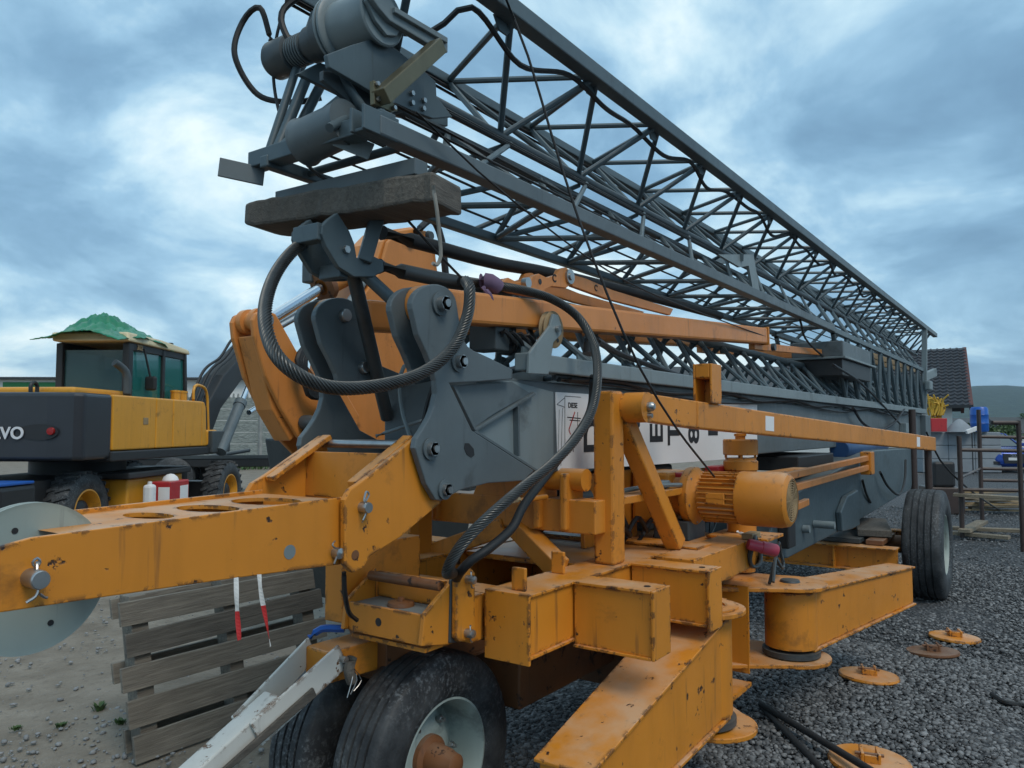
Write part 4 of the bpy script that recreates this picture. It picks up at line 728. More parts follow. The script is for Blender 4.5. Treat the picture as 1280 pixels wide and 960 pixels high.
box('black_tray', (6.4, 1.7, 1.30), (7.6, 2.2, 1.42), 'black', crane, .01)
# ---------------------------------------------------------------- tow dolly under the front
dol = root('tow_dolly', 'small twin wheeled orange dolly with grey rims under the front of the crane', 'dolly', (2.2, 2.17, 0))
for y, o_ in ((2.00, -1), (2.34, 1)): wheel(dol, (2.27, y, .40), .40, .22, .235, o_, 'disc_grey', ribs=5, hubmat='rust', nuts=6, dish=.09, hub=.085)
tube('axle', (2.27, 2.05, .385), (2.27, 2.29, .385), .05, 'rust', dol, n=14)
MB().beam((1.90, 2.20, .80), (2.32, 2.17, .80), .14, .11, .15, .12).build('neck_beam', 'orange', dol, .008); box('post', (2.2, 2.13, .385), (2.34, 2.21, .80), 'orange', dol, .006); MB().lathe((2.25, 2.17, .868), (0, 0, 1), [(0, 0), (.1, 0), (.1, .03), (0, .03)], 24).build('turntable', 'grey_dark', dol)
one(lambda b: b.path([(1.95, 2.30, .87), (1.98, 2.27, .90), (2.03, 2.2, .90)], .014, 6, .02), 'blue_strap', 'plastic_blue', dol)
dr = root('white_drawbar', 'peeling white painted steel drawbar sloping from the dolly to the ground', 'drawbar', (1.3, 2.2, 0))
A_, B_ = V((1.90, 2.19, .80)), V((.42, 2.22, .10))
MB().beam(A_.lerp(B_, .12), B_, .085, .09, .08, .075).build('bar', 'white_paint', dr, .006)
for s_ in (-1, 1): MB().beam(A_+V((.04, s_*.083, .04)), A_.lerp(B_, .2)+V((0, s_*.050, 0)), .012, .095).build('fork_plate', 'white_paint', dr, .004)
MB().lathe(A_+V((.03, -.11, .03)), (0, 1, 0), [(0, 0), (.012, 0), (.012, .22), (0, .22)], 12).build('hinge_pin', 'steel', dr)
MB().beam(A_.lerp(B_, .06)+V((0, -.085, -.01)), A_.lerp(B_, .36)+V((0, -.052, -.012)), .012, .035, .012, .015).build('wood_splint', 'wood_old', dr, .003)
MB().lathe(B_+V((-.06, -.025, 0)), (0, 1, 0), [(.035, 0), (.06, 0), (.06, .05), (.035, .05)], 20, closed=True).build('tow_eye', 'rust', dr)
one(lambda b: b.path([P(440, 822, Y=2.08), P(436, 838, Y=2.07), P(440, 852, Y=2.07)], .02, 8, .02), 'rag_knot', 'wood_old', dr)
for k in range(3): cable('wire_tie', [P(442, 835, Y=2.06), P(440+6*k, 850, Y=2.05), P(434+4*k, 872-4*k, Y=2.05)], .002, 'steel', dr, n=5, step=.02)
# ---------------------------------------------------------------- ground, hills, loose things
def ground():
    b = MB(); xs = [-3000, -300, -60, -12]+list(np.linspace(-6, 22, 113))+[26, 34, 50, 90, 300, 3000]; ys = [-3000, -300, -60, -12]+list(np.linspace(-6, 16, 89))+[20, 30, 50, 90, 300, 3000]
    ny = len(ys); vs = []
    for x in xs:
        for y in ys:
            near = max(0, 1-max(0, math.hypot(x-7, y-4)-14)/8)
            vs.append((x, y, near*(.012*math.sin(x*1.7+y*.6)+.010*math.sin(y*2.3-x*.9)+.006*math.sin(x*5.1+1)*math.sin(y*4.3))-.014))
    b.add(vs, [(i*ny+j, (i+1)*ny+j, (i+1)*ny+j+1, i*ny+j+1) for i in range(len(xs)-1) for j in range(ny-1)], True); o = b.build('ground', 'ground'); o['kind'] = 'structure'; return o
ground()
def scatter(name, n, regions, smin, smax, label, sd, tone0=0):
    r = np.random.default_rng(sd); t = (1+5**.5)/2
    ico = np.array([(-1,t,0),(1,t,0),(-1,-t,0),(1,-t,0),(0,-1,t),(0,1,t),(0,-1,-t),(0,1,-t),(t,0,-1),(t,0,1),(-t,0,-1),(-t,0,1)])/1.9
    fc = np.array([(0,11,5),(0,5,1),(0,1,7),(0,7,10),(0,10,11),(1,5,9),(5,11,4),(11,10,2),(10,7,6),(7,1,8),(3,9,4),(3,4,2),(3,2,6),(3,6,8),(3,8,9),(4,9,5),(2,4,11),(6,2,10),(8,6,7),(9,8,1)])
    pos = []
    for (x0, x1, y0, y1, k) in regions:
        m_ = int(n*k); pos.append(np.stack([r.uniform(x0, x1, m_), r.uniform(y0, y1, m_)], 1))
    pos = np.concatenate(pos); n = len(pos); s = smin+(smax-smin)*r.random(n)**2.6
    vs = ico[None]*(1+.38*(r.random((n, 12, 1))-.5))*s[:, None, None]*np.stack([r.uniform(.7, 1.3, n), r.uniform(.6, 1.1, n), r.uniform(.35, .75, n)], 1)[:, None]
    a = r.uniform(0, 6.28, n); tx = r.uniform(-.5, .5, n); ca, sa = np.cos(a)[:, None], np.sin(a)[:, None]
    z = vs[..., 2]+vs[..., 0]*np.tan(tx)[:, None]*.5; x = vs[..., 0]*ca-vs[..., 1]*sa; y = vs[..., 0]*sa+vs[..., 1]*ca
    P_ = np.stack([x+pos[:, :1], y+pos[:, 1:], z+(s*.18)[:, None]], 2).reshape(-1, 3)
    F_ = (fc[None]+(np.arange(n)*12)[:, None, None]).reshape(-1, 3)
    me = bpy.data.meshes.new(name); me.vertices.add(len(P_)); me.vertices.foreach_set('co', P_.ravel()); me.loops.add(len(F_)*3); me.loops.foreach_set('vertex_index', F_.ravel())
    me.polygons.add(len(F_)); me.polygons.foreach_set('loop_start', np.arange(len(F_))*3); me.polygons.foreach_set('loop_total', np.full(len(F_), 3)); me.update()
    at = me.attributes.new('tone', 'FLOAT', 'POINT'); at.data.foreach_set('value', np.repeat(np.clip(r.random(n)**1.6+tone0, 0, 1), 12)); me.materials.append(M['stone'])
    o = bpy.data.objects.new(name, me); COL.objects.link(o); tag(o, label, 'gravel', kind='stuff'); return o
scatter('gravel', 115000, [(3.2, 6.5, -.6, 2.6, .42), (2.2, 4, .8, 3.0, .12), (6, 11, -1.6, 3.2, .40), (10, 18, -2.5, 3.5, .14)], .005, .022, 'loose crushed grey stone spread under and beside the crane', 3)
scatter('rubble', 7000, [(-.5, 6, 3.0, 9, .7), (1, 4, 2.4, 4.6, .3)], .003, .020, 'small scattered stones on the sandy dirt', 5, .65)
def hill():
    b = MB(); n = 90; vs = []
    for j, (dist, hz) in enumerate(((900, -2), (1150, 18), (1400, 42), (1700, 60), (2100, 58))):
        for i in range(n):
            a = YAW+math.radians(-62+124*i/(n-1)); wob = 1+.10*math.sin(i*.35)+.06*math.sin(i*.9+1)+.015*math.sin(i*3.3)
            q = math.degrees(a-YAW); low = 1 if q < -15 else max(.06, 1-(q+15)/18); vs.append((math.cos(a)*dist, math.sin(a)*dist, hz*wob*low*1.18))
    b.add(vs, [(j*n+i, j*n+i+1, (j+1)*n+i+1, (j+1)*n+i) for j in range(4) for i in range(n-1)], True); o = b.build('hills', 'forest'); o['kind'] = 'structure'
hill()
# timber packing on the head bracket
tb = MB(); a, c = V((1.84, 2.50, 2.452)), V((1.99, 1.67, 2.452)); n = 22; d, s_, u_ = frame(c-a); vs = []; r = random.Random(4)
for i in range(n+1):
    p = a.lerp(c, i/n)
    for x, z in ((-.10, -.050), (.10, -.050), (.10, .050), (-.10, .050)): vs.append(p+s_*((x*(.82 if i < 1 else 1))+r.uniform(-.006, .006))+u_*((z if z > 0 else z*min(1, .55+i*.22))+r.uniform(-.005, .001)))
tb.add(vs, [(i*4+k, i*4+(k+1) % 4, (i+1)*4+(k+1) % 4, (i+1)*4+k) for i in range(n) for k in range(4)]+[(3, 2, 1, 0), tuple(n*4+k for k in range(4))])
tag(tb.build('timber_beam', 'wood_old', None, .012), 'weathered dark timber beam wedged crosswise under the lower lattice jib', 'timber')
st = MB(); st.path([P(541, 232, Y=1.60), P(546, 262, Y=1.60), P(549, 290, Y=1.61), P(551, 320, Y=1.62), P(546, 331, Y=1.63), P(541, 329, Y=1.63)], .0065, 6, .02); tag(st.build('strap_end', 'cloth'), 'pale frayed strap hanging from the timber beam', 'strap')
# footpads, bars
def pad(u, v, r, tilt, mat, lab):
    c = P(u, v, Z=.012); o = local_root('outrigger_footpad', lab, 'footpad', (c.x, c.y, .006), 0.001, 'round steel footpads on the gravel')
    o.rotation_euler = (tilt[0], tilt[1], .3); e = o
    MB().lathe((0, 0, .0), (0, 0, 1), [(0, 0), (r, 0), (r*1.01, .006), (r*.985, .018), (r*.6, .022), (0, .024)], 44).build('disc', mat, e)
    b = MB(); b.box((-.055, -.045, .022), (.055, -.030, .068)); b.box((-.055, .030, .022), (.055, .045, .068)); b.box((-.055, -.0298, .022), (-.040, .0298, .060)); b.build('socket', mat, e, .003)
    tube('lock_pin', (-.03, -.06, .058), (-.03, .07, .058), .008, 'rust', e); return o
pad(1193, 797, .18, (.03, .02), 'orange', 'clean orange round footpad lying farther along the gravel beside a rusty one')
pad(1166, 815, .175, (-.05, .05), 'rust', 'rusty dished footpad leaning beside the clean orange one')
pad(1086, 845, .185, (.02, .03), 'orange', 'orange round footpad lying alone on the gravel beside the rear outrigger')
pad(1087, 953, .19, (.02, -.02), 'orange', 'orange round footpad beneath the crossed steel bars')
for k, (a, c, z, lab) in enumerate((((951, 880), (1125, 985), .045, 'upper dark steel bar crossing another on the gravel'), ((953, 884), (1050, 985), .020, 'lower dark steel bar lying on the gravel'))):
    p, q = P(*a, Z=z), P(*c, Z=z+(.03 if k == 0 else 0)); tag(tube('steel_bar', p, q, .018, 'rubber_dark', None, n=14), lab, 'bar', 'steel bars on the gravel')
tag(cable('ground_hose', [P(1320, 895, Z=.014), P(1280, 882, Z=.016), P(1256, 878, Z=.016), P(1240, 868, Z=.014)], .016, 'hose', None, n=8), 'short black hose lying on the gravel', 'hose')
# pallet on edge, seven rows of boards
pal = root('wooden_pallet', 'weathered grey pallet standing on its edge below the front arm', 'pallet', (2.7, 3.85, 0)); r = random.Random(11)
XL, XR = 2.09, 3.36
PY = lambda z: 3.74+.22*z
for s in range(3):
    x = XL+.06+s*(XR-XL-.2)/2; MB().prism([(x, PY(.0)+.022, .0), (x+.09, PY(.0)+.022, .0), (x+.09, PY(.78)+.022, .78), (x, PY(.78)+.022, .78)], (0, .10, 0)).build('stringer', 'pallet_wood', pal, .004)
zz = -.005
for i in range(5):
    w = r.uniform(.115, .145); dz = .02*r.uniform(-.6, 1); y0, y1 = PY(zz), PY(zz+w); xl, xr = XL+r.uniform(-.025, .015), XR+r.uniform(-.03, .03)
    MB().prism([(xl, y0, zz+.003), (xr, y0, zz+dz+.003), (xr, y1, zz+w+dz), (xl, y1, zz+w)], (0, .021, 0)).build('board', 'pallet_wood' if i not in (3,) else 'wood_old', pal, .003)
    if i % 2 == 0: MB().prism([(xl+.02, y0+.125, zz+.02), (xr-.01, y0+.125, zz+.02), (xr-.01, y1+.125, zz+w), (xl+.02, y1+.125, zz+w)], (0, .02, 0)).build('board', 'pallet_wood', pal, .003)
    zz += w+r.uniform(.025, .045)
for k, (u, v0, v1, sx) in enumerate(((295, 722, 800, 4), (324, 718, 808, 14))):
    b = MB(); p = [P(u, v0, Y=1.832), P(u+sx*.15, v0+22, Y=1.828), P(u+sx*.5, v0+50, Y=1.832), P(u+sx, v1, Y=1.83)]; pts = spline(p, .01); vs = []
    for i, q in enumerate(pts): t = i*.22+k; w = .007*(.35+.65*abs(math.cos(t))); vs += [q+V((-w, .004*math.sin(t), 0)), q+V((w, -.004*math.sin(t), 0))]
    b.add(vs, [(2*i, 2*i+1, 2*i+3, 2*i+2) for i in range(len(pts)-1)]); o = b.build('barrier_tape', 'barrier_tape'); md = o.modifiers.new('thick', 'SOLIDIFY'); md.thickness = .001
    tag(o, ('short straight' if k == 0 else 'longer bent')+' strip of red and white tape hanging below the front arm', 'tape', 'warning tape strips')
# weeds
for (u, v, h, n_) in ((124, 888, .05, 60), (150, 905, .03, 40), (20, 912, .02, 60), (76, 908, .02, 40)):
    c = P(u, v, Z=0); b = MB(); r = random.Random(u)
    for k in range(n_):
        a = r.uniform(0, 6.28); l = h*r.uniform(.5, 1); w = .007; d = V((math.cos(a), math.sin(a), 0)); s_ = V((-d.y, d.x, 0))*w; p = c+d*r.uniform(0, .03); t = p+d*l*.6+V((0, 0, l)); m_ = p.lerp(t, .55)+V((0, 0, l*.15))
        b.add([p-s_*.4, p+s_*.4, m_+s_, m_-s_, t], [(0, 1, 2, 3), (3, 2, 4)])
    tag(b.build('weed', 'leaf'), {124: 'tallest leafy weed tuft in the dirt near the pallet edge', 150: 'low weed tuft touching the pallet boards', 20: 'wide weed tuft in the open dirt away from the pallet', 76: 'smallest flat weed tuft in the sandy dirt'}[u], 'weed', 'weeds in the dirt')
# ---------------------------------------------------------------- wheeled excavator behind, built in its own axes (x to its boom, y to its left)
q0 = GD(9.75, -532/FPX*9.75); ez = YAW-math.radians(2.4)
ex = local_root('wheeled_excavator', 'yellow and black wheeled excavator with cream cab roof parked behind the crane', 'excavator', (q0.x, q0.y, 0), ez)
def bx(name, lo, hi, mat, parent=ex, bevel=.02, seg=3): return MB().box(lo, hi).build(name, mat, parent, bevel, seg)
cwp = [(-.02, .0), (-.10, .10), (-.16, .4), (-.18, 1.25), (-.16, 2.1), (-.10, 2.4), (-.02, 2.5), (.60, 2.5), (.60, .0)]
cw = MB().prism([(x, y, 1.24) for x, y in cwp], (0, 0, .86)).build('counterweight', 'black_gloss', ex, .05, 4)
text('lettering', 'VOLVO', .21, 'plate_white', ex, basis((-.192, 1.02, 1.58), (0, -1, 0), (0, 0, 1)), .006)
MB().lathe((-.176, .33, 1.61), (-1, 0, 0), [(0, .03), (.045, .028), (.05, 0)], 18).build('tail_light', 'tail_red', cw)
MB().prism([(-.172, .47+.30*math.cos(t)*(1 if math.cos(t) > 0 else .75), 1.60+.10*math.sin(t)) for t in np.linspace(0, 6.1, 24)], (-.004, 0, 0)).build('lamp_recess', 'black', cw)
for y in (.8, 1.7): one(lambda b: b.path([(.1, y, 2.08), (.1, y, 2.2), (.16, y, 2.24), (.22, y, 2.2), (.22, y, 2.08)], .025, 8, .03), 'lifting_eye', 'black', ex)
bx('deck_frame', (.55, -.03, 1.20), (4.1, 2.48, 1.335), 'black')
for x0, x1 in ((.605, 1.75), (1.765, 2.28), (2.295, 3.30)): bx('side_door', (x0, -.005, 1.345), (x1, .06, 2.10), 'yellow', ex, .025)
MB().prism([(3.315, 0, 1.345), (3.52, 0, 1.345), (3.46, 0, 2.0), (3.40, 0, 2.09), (3.315, 0, 2.10)], (0, .25, 0)).build('front_door', 'yellow', ex, .02)
bx('hood', (.605, .061, 1.34), (3.31, 2.44, 2.085), 'yellow', ex, .03); bx('hood_lid', (.3, .35, 2.086), (1.9, 2.2, 2.19), 'yellow', ex, .04)
bx('door_latch', (1.38, -.012, 1.70), (1.52, -.0055, 1.80), 'tan', ex, .004)
bx('front_box', (3.53, .0, 1.345), (3.95, .5, 1.62), 'yellow', ex, .04)
one(lambda b: b.path([(3.1, .06, 2.08), (3.1, .06, 2.28), (3.2, .06, 2.37), (3.5, .06, 2.34), (3.62, .06, 2.2), (3.66, .06, 1.9), (3.72, .06, 1.36)], .025, 8, .05), 'handrail', 'yellow', ex)
for x in (2.72, 2.95): MB().lathe((x, .18, 2.087), (0, 0, 1), [(0, 0), (.075, 0), (.075, .14), (.085, .14), (.085, .17), (0, .18)], 16).build('tank_cap', 'yellow', ex)
one(lambda b: b.path([(1.30, .20, 2.08), (1.30, .20, 2.38), (1.25, .24, 2.50), (1.13, .30, 2.58)], .055, 12, .06), 'exhaust_pipe', 'grey_dark', ex)
# cab
C0, C1, D0, D1 = 1.55, 3.40, .34, 1.34
for (x, y, dx) in ((C0, D0, .0), (2.55, D0, 0), (C1, D0, -.12), (C0, D1, 0), (2.55, D1, 0), (C1, D1, -.12)): MB().beam((x, y, 1.35), (x+dx, y, 2.90), .10, .13 if x == C0 else .08).build('cab_pillar', 'black', ex, .015)
for y in (D0, D1): bx('cab_sill', (C0, y-.03, 1.35), (C1, y+.03, 2.05), 'black', ex, .01)
for y in (D0, D1): bx('cab_rail', (C0-.03, y-.035, 2.80), (C1-.09, y+.035, 2.91), 'black', ex, .01)
for y in (D0, D1): bx('window', (C0+.05, y-.008, 2.05), (2.51, y+.008, 2.82), 'glass_teal', ex, 0); bx('window', (2.60, y-.008, 2.05), (C1-.08, y+.008, 2.82), 'glass_teal', ex, 0)
bx('window', (C0-.01, D0+.06, 2.1), (C0+.004, D1-.06, 2.8), 'glass', ex, 0); bx('window', (C1-.07, D0+.06, 1.5), (C1-.055, D1-.06, 2.8), 'glass_teal', ex, 0)
MB().prism([(C0-.14, D0-.09, 2.92), (C1-.02, D0-.09, 2.90), (C1-.04, D0-.06, 2.985), (2.5, D0-.05, 3.05), (C0-.10, D0-.05, 3.06)], (0, D1-D0+.16, 0)).build('cab_roof', 'cream', ex, .03)
bx('seat', (2.0, .62, 1.7), (2.5, 1.02, 1.85), 'black', ex, .05); bx('seat_back', (1.98, .62, 1.85), (2.12, 1.02, 2.55), 'black', ex, .05)
bx('mirror', (1.95, .12, 2.22), (2.02, .30, 2.44), 'black', ex, .04); tube('mirror_stay', (1.98, .22, 2.43), (1.85, .26, 2.85), .016, 'black', ex)
text('lettering', '302', .11, 'tan', ex, basis((1.80, D0-.044, 2.855), (1, 0, 0), (0, 0, 1)), .003); bx('roof_lamp', (3.0, .4, 2.97), (3.06, .5, 3.07), 'black', ex, .01)
# boom
bm = MB().prism([(2.9, -.16, 1.55), (3.15, -.16, 1.45), (3.6, -.16, 2.0), (4.6, -.16, 2.62), (6.4, -.16, 3.0), (8.0, -.16, 2.75), (8.0, -.16, 3.1), (6.3, -.16, 3.52), (4.9, -.16, 3.28), (3.7, -.16, 2.62), (3.0, -.16, 2.02)], (0, .40, 0)).build('boom', 'black', ex, .03)
MB().lathe((3.22, -.32, 1.23), (.72, 0, .75), [(0, 0), (.10, 0), (.10, 1.15), (.115, 1.15), (.115, 1.27), (0, 1.27)], 20).build('boom_cylinder', 'grey', ex); tube('piston_rod', (4.1, -.34, 2.16), (4.85, -.34, 2.93), .05, 'chrome', ex, n=14); tube('piston_rod', (4.6, -.28, 1.95), (6.2, -.28, 2.35), .05, 'chrome', ex, n=14)
for k in range(3): cable('hydraulic_hose', [(2.8, -.10+.10*k, 1.95), (3.4, -.10+.10*k, 2.62+.02*k), (4.1, -.10+.10*k, 2.98), (4.6, -.10+.10*k, 3.30+.03*k), (4.9, -.10+.10*k, 3.50-.03*k), (5.3, -.10+.10*k, 3.40)], .026, 'hose', ex, n=8, step=.08)
bx('boom_foot', (2.95, -.3, 1.22), (3.7, .5, 1.60), 'grey_dark', ex)
BOOM = [o for o in ex.children if o.name.split('.')[0] in ('boom', 'boom_cylinder', 'piston_rod', 'hydraulic_hose', 'boom_foot')]
for o in BOOM: o.location.x += .62; o.location.y += .22
# undercarriage, wheels
bx('undercarriage', (-.2, .55, .62), (4.0, 2.0, .98), 'black', ex); MB().lathe((1.9, 1.25, .98), (0, 0, 1), [(0, 0), (.65, 0), (.65, .22), (0, .22)], 36).build('slew_ring', 'black', ex)
bx('tool_box', (1.25, .12, .52), (2.9, .55, .92), 'yellow', ex, .03); bx('step_frame', (1.1, .02, .93), (3.0, .60, 1.02), 'black', ex, .02)
def exwheel(x, y, out):
    e = part_empty('wheel', ex, (x, y, .53)); c = (x, y, .53); o = (0, out, 0)
    MB().lathe(c, o, [(.30, .14), (.34, .17), (.44, .17), (.51, .14), (.53, .10), (.53, -.10), (.51, -.14), (.44, -.16), (.30, -.14)], 48).build('tyre', 'tyre', e)
    b = MB()
    for k in range(26):
        a = 2*math.pi*k/26; p = V((x+math.cos(a)*.528, y+out*.15, .53+math.sin(a)*.528)); q = V((x+math.cos(a+.12)*.528, y-out*.02, .53+math.sin(a+.12)*.528)); b.beam(p, q, .05, .04, hint=V((math.cos(a), 0, math.sin(a))))
        a += .12; p = V((x+math.cos(a)*.528, y-out*.15, .53+math.sin(a)*.528)); q = V((x+math.cos(a-.12)*.528, y-out*.0, .53+math.sin(a-.12)*.528)); b.beam(p, q, .05, .04, hint=V((math.cos(a), 0, math.sin(a))))
    b.build('tread_lugs', 'tyre', e)
    MB().lathe(c, o, [(.31, .15), (.29, .155), (.27, .12), (.26, .02), (.24, -.02), (0, -.02)], 36).build('rim', 'yellow', e); MB().lathe(c, o, [(.16, -.018), (.16, .06), (.12, .09), (0, .09)], 24).build('hub', 'black', e)
for x, y in ((.55, .42), (.55, 2.15), (3.95, -.10), (3.95, 1.65)): exwheel(x, y, -1 if y < 1 else 1)
bx('front_axle', (3.75, .0, .42), (4.1, 1.6, .72), 'black', ex)
# tarp on the cab roof
c = V((2.05, .86, 3.04)); b = MB(); n = 44; r = random.Random(3); vs = []
hf = lambda i, j: 0
for i in range(n+1):
    for j in range(n+1):
        u, v = i/n*2-1, j/n*2-1; rr = math.hypot(u*.9, v); h = max(0, .17*math.exp(-((u+.42)**2*9+(v-.1)**2*5))+.16*math.exp(-((u-.1)**2*3+v*v*3))-.03)+.10*abs(math.sin(u*9+v*4+2*math.sin(v*3)))*max(0, 1.05-rr)+.07*abs(math.sin(v*13-u*6+math.sin(u*7)))*max(0, 1.05-rr)
        sag = -.10*max(0, rr-.82)*3; vs.append((c.x+u*.86-.15*v*v+.03*math.sin(v*11), c.y+v*.62+.03*math.sin(u*9), c.z+.02+h+sag+r.uniform(-.010, .010)))
b.add(vs, [(i*(n+1)+j, (i+1)*(n+1)+j, (i+1)*(n+1)+j+1, i*(n+1)+j+1) for i in range(n) for j in range(n)], True)
mt = Matrix.Translation(V((q0.x, q0.y, 0))) @ Matrix.Rotation(ez, 4, 'Z'); b.v = [tuple(mt @ V(v)) for v in b.v]; o = b.build('green_tarpaulin', 'green_tarp'); md = o.modifiers.new('thick', 'SOLIDIFY'); md.thickness = .01
tag(o, 'crumpled green tarpaulin heaped on the excavator cab roof', 'tarpaulin')
# things stood by the excavator
def W_(x, y, z=0): return mt @ V((x, y, z))
def exbox(name, lo, hi, mat, lab, cat, bevel=.02):
    e = local_root(name, lab, cat, W_((lo[0]+hi[0])/2, (lo[1]+hi[1])/2, lo[2]), ez); h = [(hi[i]-lo[i])/2 for i in range(2)]; MB().box((-h[0], -h[1], 0), (h[0], h[1], hi[2]-lo[2])).build('body', mat, e, bevel); return e, h
e, h = exbox('red_crate', (1.65, -.30, 0), (2.25, .0, .86), 'red', 'red metal crate with a white label beside the excavator wheel', 'crate')
MB().box((-h[0]-.004, -.14, .55), (-h[0]-.001, .03, .78)).build('paper_label', 'white', e); MB().box((.0, -h[1]-.004, .55), (.26, -h[1]-.001, .78)).build('paper_label', 'white', e); MB().lathe((0, 0, .862), (0, 0, 1), [(0, 0), (.12, 0), (.10, .05), (.05, .09), (0, .1)], 10).build('bag', 'white', e, 0)
e, h = exbox('canister', (1.30, -.2, 0), (1.46, -.06, .84), 'white', 'white plastic canister beside the red crate', 'canister', .04); MB().lathe((0, 0, .84), (0, 0, 1), [(0, 0), (.03, 0), (.03, .04), (0, .045)], 14).build('cap', 'white', e); 
e, h = exbox('tarp_covered_stack', (-1.1, .30, 0), (-.45, 3.0, .98), 'black', 'dark stack with blue sheet and grey cloth below the excavator counterweight', 'stack', .05); MB().box((-h[0]+.02, -h[1]+.02, .985), (h[0]-.02, h[1]-.02, 1.02)).build('blue_sheet', 'plastic_blue', e, .01); MB().box((-h[0]-.012, -h[1]+.15, .74), (-h[0]-.002, -h[1]+.75, .985)).build('grey_cloth', 'concrete_wall', e, .004); MB().box((-h[0]-.03, -.2, 1.022), (h[0], h[1], 1.09)).build('grey_sheet', 'grey_light', e, .01)
# ---------------------------------------------------------------- orange excavator arm parked behind the crane
oa_ = root('orange_digger_arm', 'folded orange excavator arm with chrome cylinder rods rising behind the crane head', 'excavator arm', (4.2, 4.4, 0)); YO = 4.2
def pp(name, px, y, th, mat='orange_arm', bev=.012): return MB().prism([P(u, v, Y=YO)+V((0, y-YO, 0)) for u, v in px], (0, th, 0)).build(name, mat, oa_, bev)
LINK = [(316, 400), (320, 391), (332, 387), (345, 392), (352, 404), (372, 440), (395, 470), (430, 485), (450, 520), (440, 560), (400, 575), (372, 545), (352, 512), (332, 470), (318, 420)]
for y in (YO, YO+.22): pp('link_plate', LINK, y, .04)
pp('link_web', [(322, 418), (338, 425), (376, 545), (368, 552), (345, 512)], YO+.042, .176)
MB().lathe(P(333, 400, Y=YO)+V((0, .042, 0)), (0, 1, 0), [(0, 0), (.085, 0), (.085, .05), (.06, .055), (.06, .12), (.085, .125), (.085, .176), (0, .176)], 20).build('pivot_boss', 'orange_arm', oa_)
MB().lathe(P(333, 400, Y=YO)+V((0, -.02, 0)), (0, 1, 0), [(0, 0), (.045, 0), (.045, .30), (0, .30)], 16).build('pivot_pin', 'steel', oa_)
pp('stick', [(486, 300), (500, 285), (522, 282), (545, 288), (552, 312), (560, 380), (566, 470), (560, 620), (470, 620), (430, 500), (440, 420), (470, 350)], YO+.07, .36)
pp('stick_cheek', [(488, 302), (502, 287), (522, 284), (540, 292), (546, 330), (552, 400), (470, 400), (455, 372), (478, 340)], YO+.03, .035)
tube('cylinder', P(404, 358, Y=YO+.2), P(500, 308, Y=YO+.25), .085, 'orange_arm', oa_, n=20); MB().lathe(P(408, 356, Y=YO+.2), P(404, 358, Y=YO+.2)-P(500, 308, Y=YO+.25), [(.05, 0), (.115, 0), (.12, .02), (.115, .05), (.06, .06)], 20).build('gland', 'rust', oa_)
for dv, y in ((0, .2), (14, .3), (20, .12)): tube('piston_rod', P(340, 398+dv*.8, Y=YO+y), P(404, 358+dv, Y=YO+y), .042 if dv == 0 else .02, 'chrome' if dv == 0 else 'steel', oa_, n=14)
box('rod_block', tuple(P(388, 352, Y=YO+.25)), tuple(P(388, 352, Y=YO+.25)+V((.14, .1, .16))), 'grey_dark', oa_, .01)
tube('cylinder', P(425, 395, Y=YO+.02), P(470, 330, Y=YO+.1), .03, 'grey_light', oa_, n=12)
for k in range(4): cable('hydraulic_hose', [P(386, 428+6*k, Y=YO-.05), P(372+3*k, 450, Y=YO-.1), P(385, 480+4*k, Y=YO-.1), P(402+3*k, 500, Y=YO-.08), P(395, 530, Y=YO-.04), P(380, 540+3*k, Y=YO-.02)], .022, 'hose', oa_, n=8, step=.05)
for u, v in ((388, 440), (396, 452), (380, 528)): MB().lathe(P(u, v, Y=YO-.01), (0, -1, 0), [(0, .12), (.04, .12), (.05, .06), (.05, 0)], 12).build('hose_fitting', 'grey_dark', oa_)
pp('bucket', [(408, 548), (560, 600), (560, 640), (545, 735), (470, 760), (432, 700)], YO-.25, .95, 'grey_dark', .02)
cable('hydraulic_hose', [P(520, 290, Y=YO+.0), P(540, 275, Y=YO), P(552, 300, Y=YO), P(558, 350, Y=YO), P(566, 400, Y=YO)], .03, 'hose', oa_, n=8, step=.06)
for u, v in ((536, 295), (512, 302), (538, 348), (523, 388)): MB().lathe(P(u, v, Y=YO+.028), (0, -1, 0), [(0, .03), (.035, .03), (.045, .0)], 14).build('pin_boss', 'grey_dark', oa_)
# ---------------------------------------------------------------- background
def wall_line(d0, l0, d1, l1): return GD(d0, l0), GD(d1, l1)
# concrete panel fence: posts and stacked panels
fe = root('concrete_fence', 'grey precast concrete panel fence with stone relief behind the machines', 'fence', tuple(GD(33, -12)))
A0, A1 = GD(31, -17), GD(36, 2); n = 9
for i in range(n+1):
    p = A0.lerp(A1, i/n); beam('fence_post', p, p+V((0, 0, 3.0)), .16, .16, 'concrete_wall', fe, .01)
for i in range(n):
    a, c = A0.lerp(A1, i/n), A0.lerp(A1, (i+1)/n); d = (c-a).normalized(); a, c = a+d*.085, c-d*.085
    for k in range(6): beam('fence_panel', a+V((0, 0, .25+.49*k)), c+V((0, 0, .25+.49*k)), .06, .475, 'fence_panel', fe, .015)
    for k in range(11):
        q = a.lerp(c, (k+.5)/11); MB().beam(q+V((0, 0, 2.93)), q+V((0, 0, 3.10)), .10, .05, .05, .04).build('finial', 'concrete_wall', fe)
gf = MB(); r = random.Random(8)
for k in range(1500):
    t = r.random(); p = A0.lerp(A1, t)+(GD(-1, 0)*r.uniform(.2, 2.2)); h = r.uniform(.15, .7); a = r.uniform(0, 6.28); d = V((math.cos(a), math.sin(a), 0)); s_ = V((-d.y, d.x, 0))*.03
    gf.add([p-s_, p+s_, p+d*h*.4+V((0, 0, h))], [(0, 1, 2)])
tag(gf.build('tall_grass', 'leaf'), 'tall green grass along the foot of the concrete fence', 'grass', kind='stuff')
